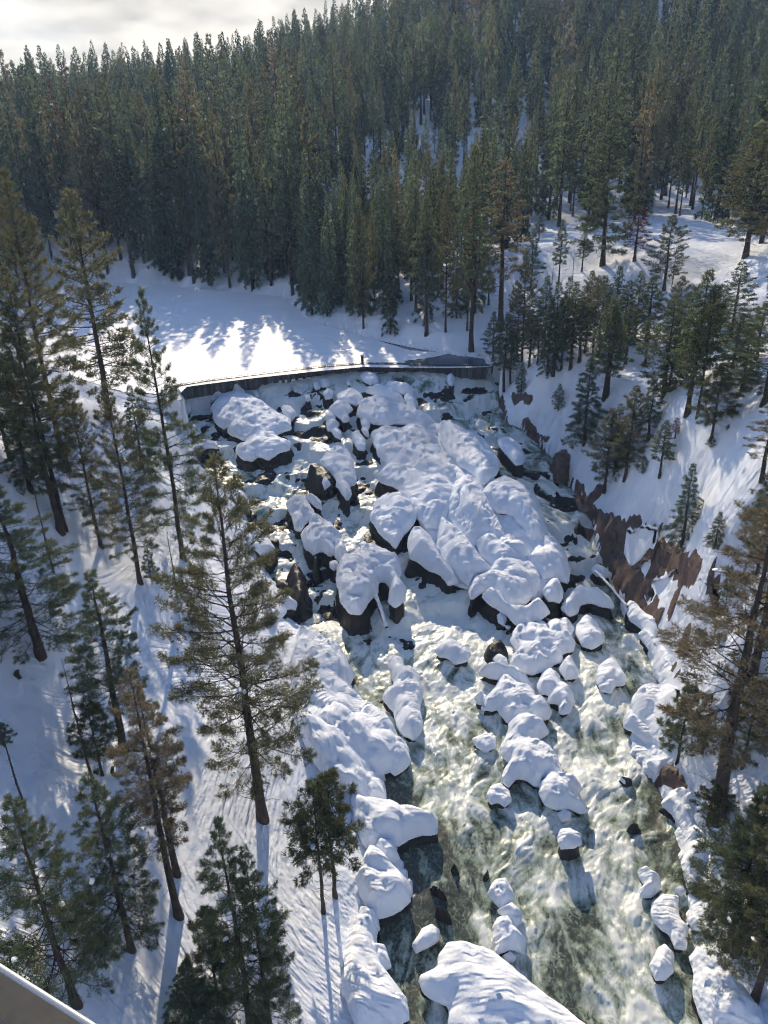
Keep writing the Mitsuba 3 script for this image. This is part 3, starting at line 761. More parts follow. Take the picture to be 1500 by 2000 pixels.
rock('snowy_boulder', 'snow cap perched on a tall dark rock pillar in mid stream', SR, px('C', '976,1215 990,1178 1030,1173 1083,1200 1087,1242 1050,1257 990,1262'), hb=1.9, dome=.4, spread_=.1)
rock('snowy_boulder', 'big smooth snow dome at the right bank above a long snow bolster', SR, px('C', '1333,570 1370,500 1430,478 1500,478 1560,500 1575,650 1520,800 1460,745 1410,690 1350,622'), hb=.9, hs=.7, dome=1.1, base='T')
rock('snowy_boulder', 'long snow bolster on dark rock at the edge of the right bank', SR, px('C', '1298,640 1330,598 1380,650 1440,700 1452,747 1400,737 1340,692 1300,672'), hb=1.0, dome=.5)
rock('snowy_boulder', 'scrap of snow on a dark rock near the right bank', SR, px('C', '1280,925 1310,918 1337,930 1325,947 1300,947'), hb=.6, bare=px('C', '1262,930 1290,935 1330,945 1345,965 1300,975'))
rock('snowy_boulder', 'two stacked snow knobs in the water near the right bank', SR, px('C', '1368,1380 1400,1363 1432,1395 1467,1410 1470,1460 1432,1502 1380,1502 1373,1470 1400,1450 1380,1420'), hb=.6, lump=.7)
rock('snowy_boulder', 'small slanting snow cap near the big foreground slab', SR, px('D', '203,555 235,498 270,481 295,500 287,535 240,562 213,578'), hb=.7, dome=.4)
rock('snowy_boulder', 'upper bent pair of snow knobs in the middle of the lower stream', SR, px('D', '473,370 500,323 540,320 567,370 562,400 525,422 490,385', '513,430 560,405 597,440 592,470 570,485 540,455'), hb=.6, lump=.7)
rock('snowy_boulder', 'lower forked snow cap in the middle of the lower stream', SR, px('D', '493,500 510,463 550,458 577,500 612,540 602,582 560,562 510,582'), hb=.6, lump=.7)
rock('snowy_boulder', 'tiny snow cap under the forked cap beside brown stones', SR, px('D', '533,595 555,580 577,598 565,614 545,614'), hb=.4)
rock('foreground_slab', 'huge smooth snow covered slab at the bottom edge', SB, px('D', '228,680 300,640 298,600 330,553 400,553 480,578 560,640 650,720 740,790 850,880 860,960 400,960 340,850 340,772 290,747 243,717', '620,790 650,765 690,760 715,780 690,790 650,788'), hb=1.2, hs=.5, dome=1.2)
rock('snowy_boulder', 'flat topped blocky snow cap with a lower step near the right bank', SR, px('D', '1083,400 1110,373 1167,380 1167,460 1202,490 1197,567 1160,562 1145,512 1110,492 1078,450'), hb=.7, dome=.3)
rock('snowy_boulder', 'egg shaped snow cap on a brown boulder at the lower right', SR, px('D', '1073,630 1095,570 1120,551 1152,590 1152,650 1120,677 1090,677'), hb=.9, dome=.6)
rock('snowy_boulder', 'tiny snow cap between the blocky cap and the right bank trees', SR, px('D', '1158,352 1180,341 1199,358 1180,372'), hb=.4)
rock('snowy_boulder', 'tiny snow scrap closest to the right bank tree trunks', SR, px('D', '1225,375 1240,365 1254,380 1240,397'), hb=.3)
# the banks
rock('left_bank_mound', 'great smooth snow mound bulging from the left bank into the stream', SB, px('P', '585,1240 620,1245 650,1270 672,1310 660,1335 690,1360 730,1390 770,1430 787,1480 770,1502 735,1512 735,1552 700,1562 650,1530 610,1480 575,1400 570,1310'), hb=.6, hs=.6, dome=.9, lump=1.7, base='T')
rock('left_bank_mound', 'arm of pillowed snow reaching from the left bank into the lower stream', SB, px('P', '690,1562 740,1573 782,1580 852,1600 852,1627 800,1632 778,1650 750,1642 745,1660 720,1660 700,1620'), hb=.7, hs=.5, dome=.5, lump=1.2, base='T')
rock('left_bank_mound', 'swollen snow pillow over dark water on the left bank', SB, px('P', '720,1665 750,1680 790,1720 797,1760 770,1782 740,1792 715,1770 700,1720'), hb=.8, hs=.7, dome=.5, lump=1.5, base='T')
rock('left_bank_mound', 'heap of rounded snow pillows at the lower left edge of the stream', SB, px('P', '690,1800 720,1795 735,1810 727,1850 747,1900 787,1950 785,1992 745,2015 700,2000 670,1930 680,1850'), hb=.5, hs=.5, dome=.5, lump=1.3, base='T')
for where, s in (('beside the head of the pale green chute', '640,1255 668,1275 690,1320 676,1345 655,1310'), ('at the lower right shoulder of the great smooth mound', '752,1440 790,1452 800,1488 772,1512 745,1490'), ('in the corner above the pillowed arm', '715,1520 748,1532 752,1565 722,1572 705,1548'),
        ('just above the swollen pillow', '735,1645 768,1650 780,1678 752,1690 730,1668'), ('between the swollen pillow and the lowest heap', '705,1775 735,1780 742,1815 718,1825 700,1800'), ('halfway down the lowest heap of the left bank', '722,1845 752,1850 762,1888 738,1900 720,1875'), ('at the very bottom of the left shore', '760,1935 792,1950 798,1990 770,2000 752,1965')):
    rock('shore_boulder', 'snow knob on the left shore ' + where, SR, px('P', s), hb=.6, hs=.5, dome=.5, lump=.8, base='T')
rock('right_bank_mound', 'lumpy snow bank at the lower right corner beneath the trees', SB, px('D', '1223,600 1250,573 1290,580 1340,610 1400,720 1460,800 1480,890 1285,890 1235,745 1240,660'), hb=.5, hs=.5, dome=.6, lump=1.0, base='T')
rock('right_bank_mound', 'knobbly snow strip along the right bank above the trees', SB, px('D', '1115,40 1150,0 1190,-15 1235,20 1215,80 1262,160 1272,210 1237,260 1217,300 1237,345 1215,352 1190,260 1208,210 1188,110 1150,72'), hb=.4, hs=.4, dome=.3, lump=.8, base='T')
rock('right_bank_mound', 'snow covered ledge with a dark edge between the lower right trunks', SB, px('D', '1203,460 1230,443 1272,490 1290,545 1250,520'), hb=.5, hs=.4, dome=.3, base='T')
rock('right_bank_mound', 'snow shoulder above a dark rock hole on the right bank', SB, px('F', '175,640 200,625 270,610 340,600 330,645 260,655 225,690'), hb=.5, hs=.4, dome=.3, base='T')
rock('right_bank_mound', 'long curved snow roll along the water below the brown rocks', SB, px('E', '410,950 430,925 470,945 560,1030 640,1080 700,1150 780,1170 830,1200 720,1230 660,1240 600,1160 520,1080 440,1030'), hb=.5, hs=.5, dome=.4, base='T')
rock('right_bank_mound', 'cluster of snow lumps at the water between the curved roll and the big dome', SB, px('E', '500,1130 540,1120 620,1180 640,1240 700,1260 700,1320 760,1400 640,1440 600,1390 595,1320 610,1270 560,1220'), hb=.5, hs=.4, dome=.4, lump=1.0, base='T')
rock('bare_rock', 'black stone poking from dark water left of the lower mid stream', 'rock', [], hb=.3, bare=px('D', '335,270 355,265 372,285 350,295'))
rock('bare_rock', 'small black stone in the ripples above the bent pair of snow knobs', 'rock', [], hb=.3, bare=px('D', '452,305 475,290 482,300 465,322'))
rock('bare_rock', 'long flat brown rock lying in the water of the lower left stream', 'rock', [], hb=.3, bare=px('D', '255,345 275,340 330,380 320,390 280,372'))
rock('bare_rock', 'low black rock bar near the left bank above the slanting cap', 'rock', [], hb=.35, bare=px('D', '275,430 300,425 345,460 340,475 290,455'))
rock('bare_rock', 'flat black rock in the riffle near the right bank', 'rock', [], hb=.25, bare=px('D', '980,128 1010,122 1040,130 1020,142 990,140'))


rock('cliff_boulder', 'rounded brown boulder set in the bare rock of the right bank', 'boulder', [], hb=.6, base='T', stone='cliff_material', bare=px('E', '270,470 300,435 335,450 345,500 315,530 280,515'))
rock('cliff_boulder', 'angular brown rock at the upper end of the bare right bank', 'boulder', [], hb=.7, base='T', stone='cliff_material', bare=px('G', '445,1300 490,1262 522,1292 512,1360 470,1365'))
rock('cliff_boulder', 'long brown rock rib below the solitary bushy fir', 'boulder', [], hb=.6, base='T', stone='cliff_material', bare=px('E', '640,560 720,590 800,680 770,720 690,680'))
rock('cliff_boulder', 'brown rock rib at the right end of the bare right bank', 'boulder', [], hb=.6, base='T', stone='cliff_material', bare=px('E', '840,700 910,745 1000,800 990,835 900,810'))
rock('right_bank_mound', 'snow patch draped over the middle of the bare brown rocks', SB, px('E', '420,450 520,445 610,480 600,540 520,600 450,660 400,590 410,520'), hb=.35, hs=.4, dome=.2, base='T', stone='cliff_material')
rock('right_bank_mound', 'wide smooth snow drift between the brown rocks and the young bent pine', SB, px('E', '590,790 720,735 830,760 920,840 1010,870 1040,1000 1030,1200 900,1180 760,1080 700,940 640,870'), hb=.3, hs=.5, dome=.6, base='T')


# ------------------------------------------------------------------ fallen logs
def outward(v, f):
    """Turns a closed mesh so that its faces look out."""
    a, b, c = v[f[:, 0]], v[f[:, 1]], v[f[:, 2]]
    return (v, f[:, ::-1]) if np.einsum('ij,ij->i', a - v.mean(axis=0), np.cross(b - a, c - a)).sum() < 0 else (v, f)


def log_mesh(a, b, r0, r1, seed):
    n, k = 14, 9
    t = np.linspace(0, 1, n)[:, None]
    c = a + (b - a) * t + np.stack([np.sin(t[:, 0] * 5 + seed), np.cos(t[:, 0] * 4), np.sin(t[:, 0] * 6)], -1) * .06
    ax = (b - a) / np.linalg.norm(b - a)
    u = np.cross(ax, [0, 0, 1.0])
    u /= np.linalg.norm(u)
    w = np.cross(u, ax)
    ang_ = np.arange(k) * 2 * np.pi / k
    r = (r0 + (r1 - r0) * t) * (1 + .12 * np.sin(t * 23 + seed))
    v = c[:, None] + r[..., None] * (np.cos(ang_)[None, :, None] * u + np.sin(ang_)[None, :, None] * w)
    i_ = np.arange(n * k).reshape(n, k)
    j_ = np.roll(i_, -1, axis=1)
    q = np.stack([i_[:-1], j_[:-1], j_[1:], i_[1:]], -1).reshape(-1, 4)
    v, tri = v.reshape(-1, 3), np.vstack([q[:, [0, 1, 2]], q[:, [0, 2, 3]]])
    ends = np.vstack([c[0], c[-1]])
    m = len(v)
    caps = np.vstack([np.stack([np.full(k, m), j_[0], i_[0]], -1), np.stack([np.full(k, m + 1), i_[-1], j_[-1]], -1)])
    return outward(np.vstack([v, ends]), np.vstack([tri, caps]))


def bark_tint(p, n, uv):
    s = mikit.noise(p.x * 7, p.y * 7, p.z * 1.6)
    return mikit.mix((.022, .018, .016), (.085, .062, .046), s)


def bark_height(p, n, uv):
    return .04 * mikit.noise(p.x * 9, p.y * 9, p.z * 2.2)


scene['bark_material'] = {'type': 'bumpmap', 'arbitrary': mikit.proc(bark_height, eps=.02), 'scale': 1.0, 'bsdf': diffuse_spec(mikit.proc(bark_tint), .75, .25)}
for key, text, pts, lifts, r in (('fallen_log', 'long thin snow dusted log leaning from the rocks into the right channel', pixels('B', '1160,1195 1312,1362'), (.9, 1.1), .17), ('fallen_log', 'short snowy log propped against the front of the overhung boulder', pixels('B', '85,1310 135,1465'), (2.6, .5), .22)):
    a, b = (hit(*p_, level, l_)[0] for p_, l_ in zip(pts, lifts))
    k = numbered(key, labels)
    labels[k] = {'label': text, 'category': 'log'}
    entry(f'{k}__trunk', log_mesh(a, b, r, r * .7, 3), 'bark_material', 40)
    entry(f'{k}__snow_cap', log_mesh(a + [0, 0, r * .8], b + [0, 0, r * .7], r * .95, r * .7, 5), 'snow_material', True)
# ------------------------------------------------------------------ trees
scene['foliage_material'] = {'type': 'principledthin', 'base_color': VCOL, 'roughness': .55, 'diff_trans': 1.05, 'spec_trans': 0.0}
KINDS = {
    'open':   dict(H=9, cb=.36, R=1.5, nb=40, e=(-12, 40), curve=.15, prof=(.30, .80), col=((0.087, 0.107, 0.056), (0.140, 0.143, 0.078)), bare=9),
    'young':  dict(H=9, cb=.20, R=1.75, nb=52, e=(-10, 40), curve=.15, prof=(.30, .85), col=((0.101, 0.125, 0.066), (0.165, 0.169, 0.092)), bare=5),   # nominal height, crown base, radius, branches, elevation bottom and top, curve, profile powers, needle colours, bare branches below the crown
    'pine':   dict(H=27, cb=.18, R=4.3, nb=110, e=(-14, 42), curve=.22, prof=(.30, .85), col=((0.123, 0.138, 0.072), (0.199, 0.181, 0.106)), bare=10),
    'bushy':  dict(H=24, cb=.10, R=3.7, nb=100, e=(-14, 38), curve=.15, prof=(.22, .85), col=((0.094, 0.131, 0.072), (0.153, 0.169, 0.092)), bare=4),
    'slim':   dict(H=26, cb=.30, R=2.9, nb=105, e=(-12, 40), curve=.12, prof=(.28, 1.0), col=((0.111, 0.150, 0.085), (0.177, 0.194, 0.112)), bare=12),
    'fir':    dict(H=26, cb=.07, R=3.4, nb=160, e=(-28, 25), curve=-.10, prof=(.12, .95), col=((0.073, 0.115, 0.079), (0.129, 0.163, 0.098)), bare=3),
    'brown':  dict(H=26, cb=.30, R=2.7, nb=62, e=(-15, 35), curve=.10, prof=(.30, .75), col=((0.183, 0.159, 0.104), (0.244, 0.201, 0.128)), bare=12),
    'red':    dict(H=22, cb=.30, R=2.2, nb=70, e=(-20, 25), curve=.05, prof=(.25, .80), col=((0.183, 0.091, 0.067), (0.220, 0.122, 0.085)), bare=14),
}


def unit(v):
    return v / (np.linalg.norm(v, axis=-1, keepdims=True) + 1e-9)


FLIP_TUBES = False


def tubes(P, r, sides=3):
    """Many polylines P (n, k, 3) with radii r (n, k) as thin tubes."""
    n, k, _ = P.shape
    t = unit(np.gradient(P, axis=1))
    a = unit(np.cross(t, np.where(np.abs(t[..., 2:]) < .9, [0, 0, 1.0], [1.0, 0, 0])))
    b = np.cross(t, a)
    g = np.arange(sides) * 2 * np.pi / sides
    v = P[:, :, None] + r[..., None, None] * (np.cos(g)[:, None] * a[:, :, None] + np.sin(g)[:, None] * b[:, :, None])
    i = np.arange(n * k * sides).reshape(n, k, sides)
    j = np.roll(i, -1, axis=2)
    q = np.stack([i[:, :-1], j[:, :-1], j[:, 1:], i[:, 1:]], -1).reshape(-1, 4)
    return v.reshape(-1, 3), np.vstack([q[:, [0, 2, 1]], q[:, [0, 3, 2]]]) if FLIP_TUBES else np.vstack([q[:, [0, 1, 2]], q[:, [0, 2, 3]]])


def needles(P, D, length, width, r_, n, spread_, col, tone):
    """n flat needles from each point P along D, fanned by spread_; tone per point."""
    P, D, tone = np.repeat(P, n, 0), np.repeat(D, n, 0), np.repeat(tone, n, 0)
    length = np.repeat(np.broadcast_to(length, (len(P) // n,)), n) * (.7 + .6 * r_.random(len(P)))
    d = unit(D + spread_ * r_.normal(size=P.shape))
    s = unit(np.cross(d, r_.normal(size=P.shape))) * width * (.7 + .6 * r_.random((len(P), 1)))
    tip = P + d * length[:, None]
    mid = P + d * length[:, None] * .35
    v = np.stack([mid + s, mid - s, tip], 1)
    c = np.asarray(col[0]) * (1 - tone) + np.asarray(col[1]) * tone
    c = c * (.85 + .3 * r_.random((len(c), 1)))
    return v.reshape(-1, 3), np.arange(len(P) * 3).reshape(-1, 3), np.repeat(c, 3, 0)


def tree_meshes(kind, detail, seed):
    k, r_ = KINDS[kind], np.random.default_rng(seed)
    H, cb, R = k['H'], k['cb'] * (.85 + .3 * r_.random()), k['R']
    nb = int(k['nb'] * {3: 1.25, 2: 1.05, 1: .95, 0: .7}[detail])
    # trunk
    nt, sides = {3: (14, 12), 2: (9, 8), 1: (6, 5), 0: (5, 4)}[detail]
    tz = np.linspace(-.02, 1, nt)
    bend = np.cumsum(r_.normal(size=(nt, 2)), axis=0) * H * .0022
    c = np.column_stack([bend, tz * H])
    rr = np.maximum(H * .0135 * (1 - np.clip(tz, 0, 1)) ** .8 + .012 * np.exp(-np.clip(tz, 0, 1) * 40) * H * .5, .025)
    glow = .72 + .2 * (seed // 101 % 4)
    trunk = tubes(c[None], rr[None], sides)
    axis = lambda t: np.column_stack([np.interp(t, tz, bend[:, 0]), np.interp(t, tz, bend[:, 1]), t * H])
    # branches
    u = np.sort(np.clip((np.arange(nb) + r_.random(nb)) / nb, 0, .995)) ** .95
    whorl = np.round(u * H * (1 - cb) / .8) * .8 / (H * (1 - cb))
    u = np.clip(.5 * u + .5 * whorl, 0, .985)
    p0, p1 = k['prof']
    prof = (u + .02) ** p0 * (1 - u) ** p1
    prof /= ((np.linspace(.01, 1, 50)) ** p0 * (1 - np.linspace(0, .99, 50)) ** p1).max()
    gap = np.where(r_.random(nb) < .12, .45, 1.0)
    L = np.maximum(R * prof * (.72 + .5 * r_.random(nb)) * gap, .25)
    az = np.cumsum(r_.uniform(1.6, 3.2, nb))
    lobes = 1 + .22 * np.sin(az * 1 + r_.random() * 6) * np.sin(u * 9 + r_.random() * 6)
    L *= lobes
    e = np.radians(k['e'][0] + (k['e'][1] - k['e'][0]) * u ** 1.3 + r_.normal(size=nb) * 7)
    if k['bare']:
        m = k['bare']
        ub = r_.random(m)
        tb = cb * (.35 + .65 * ub)
        azb, Lb, eb = r_.random(m) * 6.28, R * (.25 + .35 * r_.random(m)), np.radians(-12 + 14 * r_.normal(size=m))
    else:
        tb = azb = Lb = eb = np.zeros(0)
    t_all = np.concatenate([cb + (1 - cb) * u, tb])
    az_a, L_a, e_a = np.concatenate([az, azb]), np.concatenate([L, Lb]), np.concatenate([e, eb])
    base = axis(t_all)
    out = np.column_stack([np.cos(az_a) * np.cos(e_a), np.sin(az_a) * np.cos(e_a), np.sin(e_a)])

    def along_branch(i, s):
        return base[i] + out[i] * (L_a[i] * s)[:, None] + np.array([0, 0, 1.0]) * (k['curve'] * L_a[i] * s ** 2)[:, None]

    V, F, C, n = [], [], [], 0

    def put(v, f, col):
        nonlocal n
        V.append(v)
        F.append(f + n)
        C.append(col)
        n += len(v)

    wood = np.array([.045, .034, .026])
    if detail >= 1:
        ks = 5 if detail == 3 else 3
        S = np.linspace(0, 1, ks)
        idx = np.arange(len(t_all)) if detail >= 2 else np.arange(len(t_all))[::2]
        P = np.stack([along_branch(idx, np.full(len(idx), s)) for s in S], 1)
        P[:, 1:] += r_.normal(size=P[:, 1:].shape) * .05
        rad = np.maximum((.012 + .011 * L_a[idx])[:, None] * (1 - .85 * S)[None], .008) * (1.0 if detail == 3 else 1.35)
        v, f = tubes(P, rad)
        put(v, f, np.broadcast_to(wood, v.shape))
    # twigs
    per = {3: 5.4, 2: 3.8, 1: 3.3, 0: 1.9}[detail]
    cnt = np.maximum((L * per).round().astype(int), {3: 3, 2: 2, 1: 2, 0: 1}[detail])
    bi = np.repeat(np.arange(nb), cnt)
    s = .22 + .78 * r_.random(len(bi)) ** .75
    q = along_branch(bi, s)
    side = np.where(r_.random(len(bi)) < .5, -1, 1)
    turn = side * np.radians(r_.uniform(15, 75, len(bi))) * (1.1 - .6 * s)
    d = np.column_stack([np.cos(az[bi] + turn), np.sin(az[bi] + turn), np.tan(e[bi]) * .6 + 2 * k['curve'] * s + r_.normal(size=len(bi)) * .22])
    d = unit(d)
    lt = np.clip(.42 * L[bi] * (1 - .75 * s), .15, 1.3)
    tone = np.clip(.5 + .5 * r_.normal(size=(len(bi), 1)) * .5 + .35 * (fbm2(q[:, 0] * .5, q[:, 2] * .35, seed, 2)[:, None] - .5), 0, 1)
    if detail == 3:
        v, f = tubes(np.stack([q, q + d * lt[:, None]], 1), np.column_stack([np.full(len(q), .011), np.full(len(q), .006)]))
        put(v, f, np.broadcast_to(wood, v.shape))
        for a_, nn in ((.4, 7), (.7, 8), (1.0, 12)):
            put(*needles(q + d * (lt * a_)[:, None], d, .36, .027, r_, nn, .62, k['col'], tone))
    elif detail == 2:
        put(*needles(q + d * (lt * .35)[:, None], d, .58, .085, r_, 5, .5, k['col'], tone))
        put(*needles(q + d * (lt * .9)[:, None], d, .58, .085, r_, 6, .6, k['col'], tone))
    elif detail == 1:
        put(*needles(q, d, .4 + lt, .20, r_, 4, .45, k['col'], tone))
    else:
        put(*needles(q, d, .8 + lt, .36, r_, 4, .45, k['col'], tone))
    if detail < 3:                                            # a little snow still lying on the sprays
        snow = r_.random(len(bi)) < {2: .010, 1: .016, 0: .02}[detail]
        if snow.any():
            put(*needles(q[snow] + d[snow] * (lt[snow] * .5)[:, None] + [0, 0, .08], d[snow], .5, .16, r_, 3, .5, ((.78, .80, .84), (.84, .86, .9)), tone[snow]))
    top_ = axis(np.array([1.0]))
    put(*needles(np.repeat(top_, 3, 0), np.repeat([[0, 0, 1.0]], 3, 0), .5 if detail > 1 else .9, .03 if detail > 1 else .12, r_, 4, .35, k['col'], np.full((3, 1), .5)))
    return trunk, np.vstack(V), np.vstack(F), np.clip(np.where(np.vstack(C) > .5, np.vstack(C), np.vstack(C) * (glow if detail < 2 else 1)), 0, 1)


def dead_meshes(seed, stubs=26, H=20):
    r_ = np.random.default_rng(seed)
    tz = np.linspace(-.02, 1, 12)
    bend = np.cumsum(r_.normal(size=(12, 2)), axis=0) * H * .002
    trunk = tubes(np.column_stack([bend, tz * H])[None], np.maximum(H * .010 * (1 - np.clip(tz, 0, 1)) ** .8, .03)[None], 9)
    t = .2 + .75 * r_.random(stubs)
    az, L = r_.random(stubs) * 6.28, (.4 + 1.3 * r_.random(stubs)) * (1.15 - t)
    b = np.column_stack([np.interp(t, tz, bend[:, 0]), np.interp(t, tz, bend[:, 1]), t * H])
    d = np.column_stack([np.cos(az), np.sin(az), r_.normal(size=stubs) * .25 - .1])
    P = np.stack([b, b + d * (L * .5)[:, None], b + d * L[:, None] + [0, 0, -.1]], 1)
    v, f = tubes(P, np.broadcast_to([.03, .02, .008], (stubs, 3)))
    return trunk, v, f


GROUPS = {}


def variant(kind, detail, which):
    key = f'group_{kind}_{detail}_{which}'
    if key not in GROUPS:
        if kind == 'dead':
            (tv, tf), v, f = dead_meshes(700 + which * 13)
            scene[key] = {'type': 'shapegroup', 'trunk': mikit.ply((tv, tf), 'bark_material', smooth=True), 'limbs': mikit.ply((v, f), 'bark_material', smooth=True)}
            GROUPS[key] = 20.0
        else:
            (tv, tf), v, f, c = tree_meshes(kind, detail, hash_seed(kind, detail, which))
            scene[key] = {'type': 'shapegroup', 'trunk': mikit.ply((tv, tf), 'bark_material', smooth=True), 'crown': mikit.ply((v, f), 'foliage_material', color=c)}
            if detail == 3:
                r_ = np.random.default_rng(len(GROUPS) + 5)
                wide = np.hypot(v[:, 0], v[:, 1])
                for spot in r_.choice(np.nonzero((wide > .3 * wide.max()) & (v[:, 2] < .8 * v[:, 2].max()))[0], 4):
                    s_ = r_.uniform(.10, .20) * (.6 if kind == 'young' else 1)
                    blob = trimesh.creation.icosphere(2, 1.0)
                    bv = np.array(blob.vertices) * (1 + 1.1 * (meshkit.noise(np.array(blob.vertices) * 1.6 + spot) - .5))[:, None]
                    bv = bv * np.array([s_ * 1.7, s_ * 1.0, s_ * .42]) + v[spot] + [0, 0, .05]
                    scene[key][numbered('snow_clump', scene[key])] = mikit.ply((bv, np.array(blob.faces)), 'snow_material', smooth=True)
            GROUPS[key] = float(KINDS[kind]['H'])
    return key, GROUPS[key]


def hash_seed(kind, detail, which):
    return sum(ord(ch) * (7 + i) for i, ch in enumerate(kind)) * 31 + detail * 1009 + which * 101


def stand(key, group_key, H0, p, h, width=1.0, turn=0.0, lean=None):
    m = T().translate(p.tolist())
    if lean is not None:
        m = m @ T().rotate([float(-lean[1]), float(lean[0]), 0], float(math.degrees(math.hypot(*lean)))) if math.hypot(*lean) > 1e-4 else m
    m = m @ T().rotate([0, 0, 1], float(turn)) @ T().scale([h / H0 * width, h / H0 * width, h / H0])
    scene[key] = {'type': 'instance', 'to_world': m, 'shapegroup': {'type': 'ref', 'id': group_key}}


def measure(bx, by, tx, ty):
    """Foot on the ground, height and lean of a tree seen from foot pixel to top pixel."""
    p = hit(bx, by, ground, 0)[0]
    lo, hi = 0.0, 80.0
    for _ in range(40):
        mid = (lo + hi) / 2
        if project(p + [0, 0, mid])[1] > ty:
            lo = mid
        else:
            hi = mid
    h = lo
    x, _, w = project(p + [0, 0, h])
    off = float(np.clip((tx - x) * w / FOCAL, -.11 * h, .11 * h))
    return p, h, (off / max(h, .1), 0.0)


r_tree = np.random.default_rng(77)
TREE_COUNT = {}


def plant(name, kind, bx, by, tx, ty, half, label, group=None, detail=None, which=None, cat=None):
    p, h, lean = measure(bx, by, tx, ty)
    dist = np.linalg.norm(p - CAM)
    if detail is None:
        detail = 3 if dist < 88 else 2 if dist < 175 else 1
    if detail == 3 and h < 13 and kind in ('pine', 'bushy', 'slim'):
        kind = 'young'
    if which is None:
        n_ = TREE_COUNT.get((kind, detail), 0)
        TREE_COUNT[(kind, detail)] = n_ + 1
        which = n_ % {3: 2, 2: 3, 1: 3, 0: 3}[detail]
    gk, H0 = variant(kind, detail if kind != 'dead' else 3, which)
    R0_ = KINDS[kind]['R'] if kind != 'dead' else 1.0
    width = 1.0 if not half else float(np.clip((half * dist / FOCAL) / (R0_ * h / H0), .45, 2.2))
    key = numbered(name, labels)
    labels[key] = {'label': label, 'category': cat or 'tree'}
    if group:
        labels[key]['group'] = group
    stand(key, gk, H0, p, h, width, r_tree.uniform(0, 360), lean)
    FEET.append(p[:2])
    return key


